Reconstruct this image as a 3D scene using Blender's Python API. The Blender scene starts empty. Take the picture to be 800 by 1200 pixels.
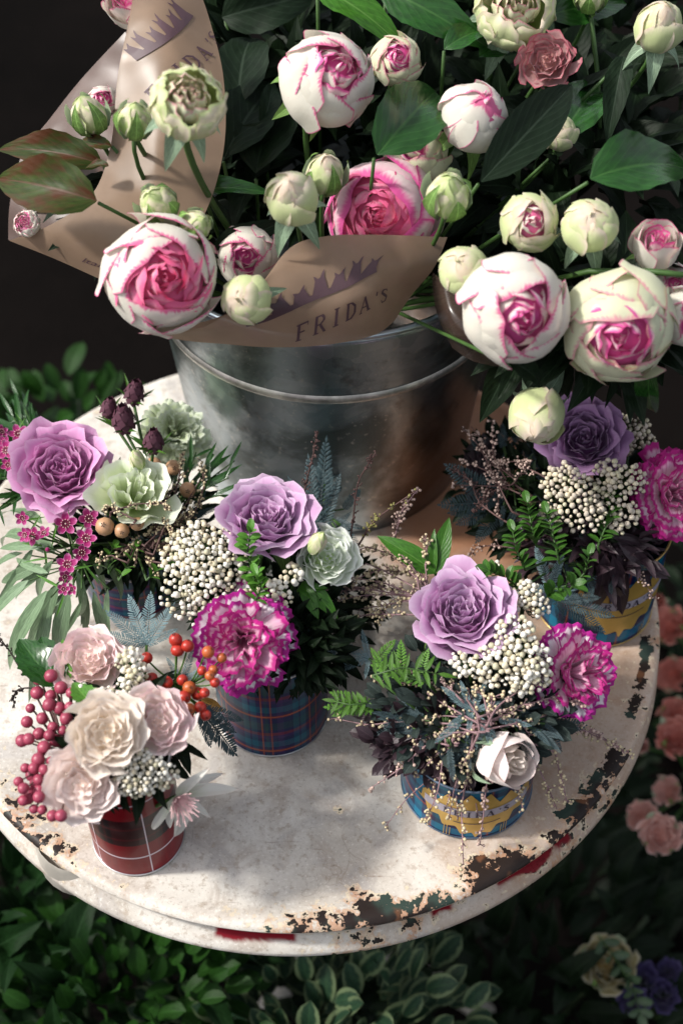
import bpy, bmesh, math, random
import numpy as np
from mathutils import Vector, Matrix, Quaternion, noise
R = math.radians
S = bpy.context.scene
COL = S.collection
TZ = 0.72                                   # height of the table top above the ground
# ---------------------------------------------------------------- camera
PITCH = R(48.55)
CAM = Vector((0.0303, -0.6425, TZ + 0.820))
cd = bpy.data.cameras.new('camera'); cam = bpy.data.objects.new('camera', cd); COL.objects.link(cam)
cam.location = CAM; cam.rotation_euler = (math.pi/2 - PITCH, 0, 0)
cd.sensor_fit = 'VERTICAL'; cd.sensor_height = 36; cd.sensor_width = 24; cd.lens = 50.01
cd.clip_start = .02; cd.clip_end = 200
cd.dof.use_dof = True; cd.dof.focus_distance = 0.90; cd.dof.aperture_fstop = 5.2
S.camera = cam
# ---------------------------------------------------------------- world, sun, exposure
SUN_TO = Vector((-0.68, -0.04, 0.73)).normalized()
w = bpy.data.worlds.new('World'); S.world = w; w.use_nodes = True
nt = w.node_tree; sky = nt.nodes.new('ShaderNodeTexSky'); sky.sky_type = 'NISHITA'; sky.sun_disc = False
sky.sun_elevation = math.asin(SUN_TO.z); sky.sun_rotation = math.atan2(SUN_TO.x, SUN_TO.y)
sky.air_density = 1.0; sky.dust_density = 3.0; sky.ozone_density = 1.0
hs = nt.nodes.new('ShaderNodeHueSaturation'); hs.inputs['Saturation'].default_value = .35   # thin bright cloud: a whiter sky
nt.links.new(sky.outputs[0], hs.inputs['Color']); nt.links.new(hs.outputs[0], nt.nodes['Background'].inputs[0]); nt.nodes['Background'].inputs[1].default_value = 0.125
sl = bpy.data.lights.new('sun', 'SUN'); sl.energy = 2.4; sl.angle = R(5); sl.color = (1, .965, .9)
so = bpy.data.objects.new('sun', sl); COL.objects.link(so); so.rotation_euler = SUN_TO.to_track_quat('Z', 'Y').to_euler()
S.view_settings.view_transform = 'Standard'; S.view_settings.look = 'None'
S.view_settings.exposure = 0.66; S.view_settings.gamma = 1; S.view_settings.use_curve_mapping = False
# ---------------------------------------------------------------- geometry of the view: a pixel of the photograph and a height give a place
FW = Vector((0, math.cos(PITCH), -math.sin(PITCH))); UP = Vector((0, math.sin(PITCH), math.cos(PITCH))); RT = Vector((1, 0, 0))
FPX = 1667.0
def P(px, py, z):
    d = FW*FPX + RT*(px-400) + UP*(600-py)
    return CAM + d*((z+TZ-CAM.z)/d.z)
def PXM(p): return (p-CAM).dot(FW)/FPX      # metres per photo pixel at p
def face(dx, dy, p):
    c = (CAM-p).normalized()
    return (c + RT*dx + UP*dy).normalized()
rnd = random.Random(7)
# ---------------------------------------------------------------- object helpers
def mk(name, me, parent=None, M=None):
    o = bpy.data.objects.new(name, me); COL.objects.link(o)
    if parent is not None: o.parent = parent
    if M is not None: o.matrix_basis = M
    return o
def thing(name, label, cat, M, group=None):
    o = bpy.data.objects.new(name, None); COL.objects.link(o); o.empty_display_size = .01
    o.matrix_basis = M if isinstance(M, Matrix) else Matrix.Translation(M)
    o['label'] = label; o['category'] = cat
    if group: o['group'] = group
    return o
def mesh(name, v, f, mat=None, uv=None, smooth=True, mats=None, midx=None):
    me = bpy.data.meshes.new(name); me.from_pydata([tuple(p) for p in v], [], f)
    for m in (mats or ([mat] if mat else [])): me.materials.append(m)
    if midx is not None: me.polygons.foreach_set('material_index', midx)
    if uv is not None:
        l = me.uv_layers.new(name='UVMap'); li = np.empty(len(me.loops), 'i'); me.loops.foreach_get('vertex_index', li)
        l.data.foreach_set('uv', np.asarray(uv, 'f')[li].ravel())
    if smooth: me.polygons.foreach_set('use_smooth', [True]*len(me.polygons))
    me.update(); return me
class MB:
    def __init__(s): s.v = []; s.f = []; s.uv = []; s.m = []
    def add(s, v, f, uv=None, m=0):
        n = len(s.v); s.v += [tuple(p) for p in v]; s.f += [tuple(i+n for i in q) for q in f]
        s.uv += [tuple(q) for q in uv] if uv is not None else [(.5, .5)]*len(v); s.m += [m]*len(f)
    def mesh(s, name, mats, smooth=True): return mesh(name, s.v, s.f, mats=mats, uv=s.uv, midx=s.m, smooth=smooth)
def grid_faces(nu, nv, closed=False):
    f = []
    for j in range(nv):
        for i in range(nu):
            a = j*(nu+1)+i; f.append((a, a+1, a+nu+2, a+nu+1))
    return f
def frame(t, hint=Vector((0, 0, 1))):
    t = t.normalized(); x = t.cross(hint)
    if x.length < 1e-4: x = t.cross(Vector((1, 0, 0)))
    x.normalize(); return x, t.cross(x).normalized()*-1
def tube(mb, pts, rad, n=6, m=0, cap=True):
    pts = [Vector(p) for p in pts]; k = len(pts)
    if not hasattr(rad, '__len__'): rad = [rad]*k
    v = []; uv = []; x = None
    for i, p in enumerate(pts):
        t = pts[min(i+1, k-1)]-pts[max(i-1, 0)]
        if t.length < 1e-9: t = Vector((0, 0, 1))
        t.normalize()
        if x is None: x, _ = frame(t)
        else:
            x = x - t*x.dot(t)
            if x.length < 1e-5: x, _ = frame(t)
            x.normalize()
        y = t.cross(x)
        for a in range(n):
            an = 2*math.pi*a/n; v.append(p+(x*math.cos(an)+y*math.sin(an))*rad[i]); uv.append((a/n, i/(k-1)))
    f = [(i*n+a, i*n+(a+1) % n, (i+1)*n+(a+1) % n, (i+1)*n+a) for i in range(k-1) for a in range(n)]
    if cap: f += [tuple(range(n))[::-1], tuple((k-1)*n+a for a in range(n))]
    mb.add(v, f, uv, m)
def curve_pts(p0, p1, bow, n=8):
    """quadratic curve p0..p1 whose middle is pushed by bow"""
    p0 = Vector(p0); p1 = Vector(p1); c = (p0+p1)/2+Vector(bow)*2
    return [p0*(1-t)**2+c*2*t*(1-t)+p1*t*t for t in [i/(n-1) for i in range(n)]]
def lathe(prof, n=64, mb=None, m=0):
    v = []; uv = []; L = len(prof)
    for j, (r, z) in enumerate(prof):
        for i in range(n): a = 2*math.pi*i/n; v.append((r*math.cos(a), r*math.sin(a), z)); uv.append((i/n, z))
    f = [(j*n+i, j*n+(i+1) % n, (j+1)*n+(i+1) % n, (j+1)*n+i) for j in range(L-1) for i in range(n)]
    mb = mb or MB(); mb.add(v, f, uv, m); return mb
bm0 = bmesh.new(); bmesh.ops.create_icosphere(bm0, subdivisions=1, radius=1)
ICO_V = np.array([v.co[:] for v in bm0.verts]); ICO_F = [tuple(v.index for v in f.verts) for f in bm0.faces]; bm0.free()
bm0 = bmesh.new(); bmesh.ops.create_icosphere(bm0, subdivisions=2, radius=1)
ICO2_V = np.array([v.co[:] for v in bm0.verts]); ICO2_F = [tuple(v.index for v in f.verts) for f in bm0.faces]; bm0.free()
# ---------------------------------------------------------------- material helpers
class N:
    """tiny node-tree writer"""
    def __init__(s, name):
        s.mat = bpy.data.materials.new(name); s.mat.use_nodes = True; s.t = s.mat.node_tree
        s.b = s.t.nodes['Principled BSDF']; s.out = s.t.nodes['Material Output']
    def n(s, typ, props=None, **inp):
        q = s.t.nodes.new(typ)
        for k, v in (props or {}).items(): setattr(q, k, v)
        for k, v in inp.items():
            key = int(k[1:]) if k[0] == 'i' and k[1:].isdigit() else k.replace('_', ' ')
            s.set(q, key, v)
        return q
    def set(s, q, key, v):
        i = q.inputs[key]
        if isinstance(v, bpy.types.NodeSocket): s.t.links.new(v, i)
        elif isinstance(v, bpy.types.Node): s.t.links.new(v.outputs[0], i)
        else:
            if i.type == 'RGBA' and len(v) == 3: v = (*v, 1)
            i.default_value = v
    def math(s, op, a, b=0.0, c=0.0, clamp=False): return s.n('ShaderNodeMath', {'operation': op, 'use_clamp': clamp}, i0=a, i1=b, i2=c).outputs[0]
    def mix(s, f, a, b, typ='MIX'):
        q = s.n('ShaderNodeMix', {'data_type': 'RGBA', 'blend_type': typ}); s.set(q, 0, f); s.set(q, 6, a); s.set(q, 7, b); return q.outputs[2]
    def noise(s, scale, vec=None, detail=3, rough=.55, dist=0):
        q = s.n('ShaderNodeTexNoise', None, Scale=scale, Detail=detail, Roughness=rough, Distortion=dist)
        if vec is not None: s.set(q, 'Vector', vec)
        return q.outputs[0]
    def step(s, x, a, b): return s.n('ShaderNodeMapRange', {'interpolation_type': 'SMOOTHSTEP'}, i0=x, i1=a, i2=b).outputs[0]
    def ramp(s, x, stops, interp='LINEAR'):
        q = s.n('ShaderNodeValToRGB', None, i0=x); r = q.color_ramp; r.interpolation = interp
        while len(r.elements) < len(stops): r.elements.new(.5)
        for e, (p, c) in zip(r.elements, stops): e.position = p; e.color = (*c, 1) if len(c) == 3 else c
        return q.outputs[0]
    def uv(s):
        q = s.n('ShaderNodeUVMap'); z = s.n('ShaderNodeSeparateXYZ', None, i0=q.outputs[0]); return q.outputs[0], z.outputs[0], z.outputs[1]
    def obj(s): return s.n('ShaderNodeTexCoord').outputs['Object']
    def rand(s): return s.n('ShaderNodeObjectInfo').outputs['Random']
    def bump(s, h, st=.3, dist=.001): return s.n('ShaderNodeBump', None, Strength=st, Distance=dist, Height=h).outputs[0]
    def fin(s, col, rough=.5, bump=None, metal=0, spec=.5, trans=0, alpha=None, sheen=0):
        s.set(s.b, 'Base Color', col); s.set(s.b, 'Roughness', rough); s.set(s.b, 'Metallic', metal); s.set(s.b, 'Specular IOR Level', spec)
        if bump is not None: s.set(s.b, 'Normal', bump)
        if sheen: s.set(s.b, 'Sheen Weight', sheen)
        if alpha is not None: s.set(s.b, 'Alpha', alpha)
        if trans:
            tr = s.n('ShaderNodeBsdfTranslucent', None, Color=col); mx = s.n('ShaderNodeMixShader', None, i0=trans, i1=s.b.outputs[0], i2=tr.outputs[0])
            s.t.links.new(mx.outputs[0], s.out.inputs[0])
        return s.mat
def plain(name, col, rough=.5, var=.25, scale=60, spec=.4, metal=0, bump=.15, trans=0):
    k = N(name); c = k.obj(); nz = k.noise(scale, c); lo = tuple(x*(1-var) for x in col); hi = tuple(min(1, x*(1+var)) for x in col)
    cc = k.mix(k.step(nz, .3, .7), lo, hi); r = k.rand()
    cc = k.mix(k.math('MULTIPLY', r, .35), cc, tuple(x*.6 for x in col))
    return k.fin(cc, rough, k.bump(nz, bump, .0005), metal, spec, trans)
def petal_mat(name, col, edge=None, base=None, ew=(.86, .99), blush=None, blush_r=(.3, .9), trans=.22, streak=0.0, line=None, heart=None):
    """edge: colour of the petal's rim; blush: colour spreading in from the rim; base: colour at the claw; line: strength of the hard edge"""
    k = N(name); uv, U, V = k.uv()
    au = k.math('ABSOLUTE', k.math('MULTIPLY_ADD', U, 2.0, -1.0))
    mp = k.n('ShaderNodeMapping', None, i0=uv); mp.inputs['Scale'].default_value = (26, 2.5, 1)
    vein = k.noise(1.0, mp.outputs[0], 4, .6)
    big = k.noise(3.0, uv, 2)
    rn = k.rand()
    e = k.math('MAXIMUM', k.math('POWER', au, 1.6), V)
    e = k.math('ADD', e, k.math('MULTIPLY_ADD', vein, .16, -.08))
    c = k.mix(k.math('MULTIPLY', rn, .55), col, tuple(min(1, x*.90+.02) for x in col))
    c = k.mix(k.math('MULTIPLY', k.step(vein, .45, .75), .18), c, tuple(x*.82 for x in col))
    if base: c = k.mix(k.step(V, .55, .05), c, base)
    if blush: c = k.mix(k.math('MULTIPLY', k.step(e, *blush_r), k.step(k.math('ADD', big, k.math('MULTIPLY', rn, .35)), .35, .8)), c, blush)
    if streak and edge:
        mp2 = k.n('ShaderNodeMapping', None, i0=uv); mp2.inputs['Scale'].default_value = (16, 1.0, 1)
        st = k.noise(1.0, mp2.outputs[0], 3, .6)
        c = k.mix(k.math('MULTIPLY', k.step(st, .52, .64), k.math('MULTIPLY', k.step(V, .15, .8), streak)), c, edge)
    if edge: c = k.mix(k.math('MULTIPLY', k.step(e, *ew), line or 1.0), c, edge)
    c = k.mix(k.math('MULTIPLY', k.math('MULTIPLY', k.step(big, .60, .72), k.step(e, .8, 1.0)), .35), c, (.42, .26, .14))
    return k.fin(c, .55, k.bump(vein, .22, .0008), 0, .25, trans, sheen=.15)
def leaf_mat(name, col, vein=None, rough=.38, edge=None, trans=.15, under=None, mott=None, spec=.45):
    k = N(name); uv, U, V = k.uv(); d = k.math('ABSOLUTE', k.math('SUBTRACT', U, .5))
    sv = k.math('SINE', k.math('MULTIPLY', k.math('SUBTRACT', V, k.math('MULTIPLY', d, .8)), 50.0))
    nz = k.noise(9.0, uv, 4); rn = k.rand()
    c = k.mix(k.step(nz, .3, .7), tuple(x*.75 for x in col), tuple(x*1.25 for x in col))
    c = k.mix(k.math('MULTIPLY', rn, .5), c, tuple(x*.55 for x in col))
    if mott: c = k.mix(k.step(k.noise(2.5, uv, 3), .42, .62), c, mott)
    vc = vein or tuple(min(1, x*2.0+.01) for x in col)
    c = k.mix(k.math('MULTIPLY', k.step(sv, .80, 1.0), .24), c, vc)
    c = k.mix(k.math('MULTIPLY', k.step(d, .035, .008), .75), c, vc)
    if edge: c = k.mix(k.step(k.math('ADD', d, k.math('MULTIPLY_ADD', nz, .3, -.15)), .27, .36), c, edge)
    g = k.n('ShaderNodeNewGeometry')
    if under: c = k.mix(g.outputs['Backfacing'], c, under)
    h = k.math('ADD', k.math('MULTIPLY', sv, .22), k.math('MULTIPLY', k.step(d, .06, .0), -1.0))
    return k.fin(c, rough, k.bump(k.math('ADD', h, nz), .25, .0006), 0, spec, trans)

# petals
M_LAV = petal_mat('lavender_petal', (.60, .41, .60), edge=(.80, .68, .80), ew=(.86, 1.05), base=(.55, .20, .46), blush=(.64, .36, .60), blush_r=(.1, .7), line=.6)
M_LAVP = petal_mat('mauve_pink_petal', (.68, .36, .60), edge=(.82, .58, .76), ew=(.86, 1.05), base=(.66, .16, .46), blush=(.68, .30, .56), blush_r=(.1, .7), line=.6)
M_LAVD = petal_mat('violet_petal', (.36, .19, .38), edge=(.48, .32, .50), ew=(.86, 1.05), base=(.28, .08, .28), line=.6)
IV = (.80, .76, .66)
M_ROSE = petal_mat('ivory_petal_with_pink_edge', IV, edge=(.74, .10, .30), ew=(.94, .985), base=(.60, .66, .38), blush=(.84, .64, .62), blush_r=(.86, 1.04), line=.9)
M_ROSEP = petal_mat('pink_edged_inner_petal', (.90, .80, .76), edge=(.72, .10, .34), ew=(.84, .96), base=(.88, .58, .64), blush=(.86, .46, .58), blush_r=(.55, 1.0))
M_ROSEC = petal_mat('crimson_pink_inner_petal', (.90, .58, .64), edge=(.86, .16, .34), ew=(.74, .98), base=(.88, .30, .42), blush=(.86, .26, .42), blush_r=(.2, .9))
M_ROSED = petal_mat('coral_pink_petal', (.50, .27, .27), edge=(.46, .12, .16), ew=(.8, .99), base=(.60, .30, .24))
M_GRB = petal_mat('pale_green_petal', (.42, .56, .17), edge=(.56, .66, .30), ew=(.85, 1.0), base=(.22, .38, .08), blush=(.80, .70, .54), blush_r=(.2, .9))
M_GRW = petal_mat('cream_green_petal', (.64, .71, .36), edge=(.74, .60, .46), ew=(.92, 1.0), base=(.36, .50, .15), blush=(.80, .66, .56), blush_r=(.7, 1.0), line=.6)
M_GRP = petal_mat('green_petal_with_pink_edge', (.74, .75, .52), edge=(.72, .24, .34), ew=(.92, .99), base=(.36, .48, .16), line=.8)
M_BLUSH = petal_mat('blush_petal', (.96, .86, .80), edge=(.94, .76, .76), ew=(.9, 1.05), base=(.92, .70, .60), blush=(.92, .68, .70), blush_r=(.4, 1.0))
M_BLUSHP = petal_mat('pale_pink_petal', (.95, .84, .80), edge=(.86, .42, .56), ew=(.96, 1.05), base=(.92, .74, .62), line=.7)
M_BLUSHC = petal_mat('creamy_blush_petal', (.95, .86, .77), edge=(.88, .55, .64), ew=(.96, 1.05), base=(.92, .76, .56), line=.6)
M_CARN = petal_mat('magenta_edged_petal', (.90, .72, .80), edge=(.50, .015, .23), ew=(.84, .92), base=(.86, .50, .64), streak=.45, blush=(.74, .28, .50), blush_r=(.5, 1.05))
M_CARNO = petal_mat('white_petal_magenta_fringe', (.90, .84, .88), edge=(.46, .015, .28), ew=(.87, .93), base=(.88, .68, .78), streak=.30)
M_CARNC = petal_mat('deep_magenta_inner_petal', (.84, .46, .62), edge=(.50, .02, .22), ew=(.78, .92), base=(.80, .24, .46), streak=.4)
M_CARNG = petal_mat('green_carnation_petal', (.62, .70, .46), edge=(.70, .76, .60), ew=(.85, .95), base=(.45, .58, .26))
M_LISI = petal_mat('white_green_petal', (.76, .82, .70), edge=(.86, .88, .84), ew=(.7, 1.0), base=(.38, .56, .14))
M_LISIG = petal_mat('lime_white_petal', (.74, .82, .56), edge=(.84, .88, .74), ew=(.7, 1.0), base=(.42, .58, .14))
M_SPK = petal_mat('salmon_pink_petal', (.66, .24, .19), edge=(.72, .36, .30), ew=(.85, 1.0), base=(.70, .22, .16))
M_SPP = petal_mat('pale_shell_pink_petal', (.74, .42, .36), edge=(.82, .60, .54), ew=(.85, 1.0), base=(.74, .36, .28))
M_CRM = petal_mat('cream_yellow_petal', (.42, .36, .18), edge=(.6, .56, .42), ew=(.8, 1.0), base=(.50, .30, .06))
M_VIO = petal_mat('deep_violet_petal', (.035, .025, .09), edge=(.06, .045, .14), ew=(.85, 1.0), base=(.10, .05, .2))
M_STAR = petal_mat('silvery_bract', (.82, .80, .74), edge=(.84, .72, .68), ew=(.9, 1.0), base=(.66, .70, .56), trans=.3)
M_PINKF = plain('pink_filament', (.80, .52, .52), .6)
# leaves
L_ROSE = leaf_mat('rose_leaf_green', (.018, .078, .012), rough=.27, spec=.5, vein=(.05, .14, .03))
L_BRIGHT = leaf_mat('bright_leaf_green', (.045, .15, .015), rough=.34, vein=(.11, .24, .05), spec=.3)
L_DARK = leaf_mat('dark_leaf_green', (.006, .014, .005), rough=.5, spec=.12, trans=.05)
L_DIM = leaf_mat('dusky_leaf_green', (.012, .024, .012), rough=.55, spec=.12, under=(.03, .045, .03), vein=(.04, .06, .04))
L_BRONZE = leaf_mat('bronze_green_leaf', (.035, .055, .01), mott=(.07, .025, .01), rough=.45, spec=.2, vein=(.10, .05, .03))
L_GREYD = leaf_mat('dusky_grey_green_leaf', (.035, .05, .045), rough=.6, spec=.15)
L_SEPAL = leaf_mat('sepal_green', (.16, .28, .07), rough=.5, under=(.42, .52, .36))
L_SEPALG = leaf_mat('grey_green_sepal', (.26, .36, .24), rough=.5, under=(.5, .56, .46))
L_WILLOW = leaf_mat('grey_green_long_leaf', (.20, .30, .17), vein=(.3, .42, .26), rough=.45, under=(.28, .36, .24))
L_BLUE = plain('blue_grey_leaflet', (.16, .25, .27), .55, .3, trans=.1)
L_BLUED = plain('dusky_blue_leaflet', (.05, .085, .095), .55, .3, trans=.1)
L_BOX = leaf_mat('box_leaf_green', (.09, .25, .03), rough=.35, vein=(.16, .34, .06))
L_BOXD = leaf_mat('dark_box_leaf_green', (.05, .14, .02), rough=.35)
L_FERN = leaf_mat('fresh_fern_leaflet', (.06, .145, .018), rough=.45, spec=.25)
L_PLUM = leaf_mat('plum_brown_leaf', (.040, .022, .030), rough=.45, vein=(.08, .05, .06))
L_VAR = leaf_mat('variegated_leaf', (.018, .046, .024), rough=.5, edge=(.11, .15, .075), vein=(.035, .08, .035), spec=.2)
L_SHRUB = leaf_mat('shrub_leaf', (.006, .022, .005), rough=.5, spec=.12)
L_SHRUBB = leaf_mat('bright_shrub_leaf', (.013, .048, .006), rough=.5, spec=.14)
L_GREYL = leaf_mat('pale_jade_leaf', (.06, .10, .05), rough=.45)
M_STEM = plain('green_stem', (.05, .11, .025), .5)
M_STEMD = plain('dark_stem', (.03, .05, .02), .6)
M_TWIG = plain('dried_brown_twig', (.12, .065, .06), .7)
M_TWIGP = plain('dusky_purple_twig', (.28, .17, .18), .7)
M_BEAD = plain('tan_dried_bud', (.60, .50, .32), .6, .3)
M_BEADP = plain('pinkish_dried_bud', (.55, .40, .34), .6, .3)
M_OLIVE = plain('olive_dried_bud', (.26, .24, .08), .6, .3)
M_RICE = plain('white_rice_flower_bud', (.86, .82, .72), .55, .12, 300, .4)
M_RICE2 = plain('creamy_rice_flower_bud', (.70, .62, .46), .6, .15, 300, .3)
M_RICE3 = plain('greenish_rice_flower_bud', (.58, .54, .38), .6, .15, 300, .3)
M_RICEP = plain('greyish_rice_flower_bud', (.56, .49, .40), .6, .18, 300)
M_PEPPER = plain('pink_peppercorn_skin', (.36, .055, .10), .32, .25, 90, .5)
M_HIP = plain('red_rosehip_skin', (.46, .035, .022), .28, .3, 90, .5)
M_HIPO = plain('orange_rosehip_skin', (.48, .11, .03), .3, .3, 90, .5)
M_PEACH = plain('peach_berry_skin', (.56, .32, .18), .35, .2, 90, .5)
M_BURG = plain('burgundy_bud_scale', (.10, .035, .055), .6, .35, 120, .3)
M_DKCAL = plain('dark_calyx', (.03, .02, .015), .7)
M_WAX = petal_mat('magenta_wax_petal', (.36, .015, .15), edge=(.62, .20, .42), ew=(.6, 1.0), base=(.40, .01, .14))
M_WAXC = plain('wax_flower_eye', (.14, .01, .04), .3)
M_WAXR = plain('wax_flower_stamen', (.75, .55, .5), .5)

# ---------------------------------------------------------------- leaves
def leaf_mesh(name, mat, w=.45, arch=.15, fold=.18, wide=.45, n=9, serr=0.0, twist=0, wave=0, seed=0, round_=1.0):
    """length 1 along +Y, normal +Z; wide = where it is broadest"""
    v = []; uv = []; c = 6; rr = random.Random(seed)
    for j in range(n+1):
        t = j/n; q = t**(math.log(.5)/math.log(wide)); wd = w/2*max(0, math.sin(math.pi*q))**(.8*round_)+.006*(1-t)
        if serr and 0 < j < n: wd *= 1+serr*(1 if j % 2 else -1)
        y = t; z = -arch*4*(t-.15)**2*.6+arch*.3
        for i in range(c+1):
            s = i/c*2-1; tw = twist*t
            x = s*wd; zz = abs(s)*wd*fold*2+z+wave*math.sin(t*11+s*2)*abs(s)*wd
            v.append((x*math.cos(tw)-0*math.sin(tw), y, zz+x*math.sin(tw))); uv.append((i/c, t))
    return mesh(name, v, grid_faces(c, n), mat, uv)
_LM = {}
SHAPES = dict(
    ovate=dict(w=.41, wide=.40, arch=.26, wave=.20, serr=.025, n=14, fold=.24), lance=dict(w=.26, wide=.42, arch=.15), long=dict(w=.11, wide=.35, arch=.2, fold=.1),
    oval=dict(w=.55, wide=.55, arch=.12, fold=.12, round_=.6, n=7), sepal=dict(w=.34, wide=.22, arch=.35, fold=.3, twist=.3), needle=dict(w=.07, wide=.4, arch=.1, n=4),
    holly=dict(w=.5, wide=.45, arch=.1, serr=.09, n=14, wave=.1))
def leafm(shape, mat):
    k = (shape, mat.name)
    if k not in _LM: _LM[k] = leaf_mesh(shape+'_leaf', mat, seed=len(_LM), **SHAPES[shape])
    return _LM[k]
def LM(p0, p1, nrm, wscale=1.0):
    y = p1-p0; L = y.length; y = y/L; x = y.cross(nrm)
    if x.length < 1e-5: x = y.cross(Vector((.3, .5, .8)))
    x.normalize(); z = x.cross(y)
    return Matrix.Translation(p0) @ Matrix((x*wscale*L, y*L, z*L)).transposed().to_4x4()
def leafobj(root, shape, mat, p0, p1, nrm=None, ws=1.0, name='leaf'):
    p0 = Vector(p0); p1 = Vector(p1)
    if nrm is None: nrm = face(rnd.uniform(-.4, .4), rnd.uniform(-.2, .6), p0)
    return mk(name, leafm(shape, mat), root, root.matrix_basis.inverted() @ LM(p0, p1, nrm, ws))
def stemobj(root, pts, rad, mat=None, name='stem', n=6):
    inv = root.matrix_basis.inverted(); mb = MB(); s = root.matrix_basis.to_scale().x
    tube(mb, [inv @ Vector(p) for p in pts], [q/s for q in rad] if hasattr(rad, '__len__') else rad/s, n)
    return mk(name, mb.mesh(name, [mat or M_STEM]), root)
# ---------------------------------------------------------------- petals and blooms
def bez(c, t):
    a = 1-t; k = (a*a*a, 3*a*a*t, 3*a*t*t, t*t*t)
    return sum(k[i]*c[i][0] for i in range(4)), sum(k[i]*c[i][1] for i in range(4))
def petal(prof, hw, drop=.25, point=0.0, curl=.06, ruff=.0, freq=5, spiral=.05, narrow=.5, nu=8, nv=8, serr=0, seed=0, notch=0.0, flat=0):
    rr = random.Random(seed); ph = rr.uniform(0, 6); ph2 = rr.uniform(0, 6); v = []; uv = []
    as_ = rr.uniform(-.15, .15)
    for j in range(nv+1):
        for i in range(nu+1):
            u = i/nu*2-1; vj = j/nv; au = abs(u)
            vm = 1-drop*au**2.4+point*max(0, 1-au*2.2)-notch*max(0, 1-au*3)+as_*.2*u
            if serr and i % 2: vm -= serr*vj
            t = vj*vm
            r, z = bez(prof, max(0, min(1.15, t)))
            ang = u*hw*(narrow+(1-narrow)*min(1, t*1.5)**.8)
            e = max(vj, au*.97); cu = curl*max(0, (e-.66)/.34)**2*min(1, vj*1.4)
            wv = ruff*vj**1.6*(math.sin(freq*u+ph)+.5*math.sin(freq*2.1*u+ph2))
            r2 = max(.004, r*(1+spiral*u)+cu+wv); z2 = z-cu*.45+wv*.35*math.cos(freq*.7*u+ph2)
            x, y = r2*math.cos(ang), r2*math.sin(ang)
            if flat: x = x*(1-flat)+r2*flat*math.cos(ang*.5)
            v.append((x, y, z2)); uv.append((i/nu, vj))
    return v, grid_faces(nu, nv), uv
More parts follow.
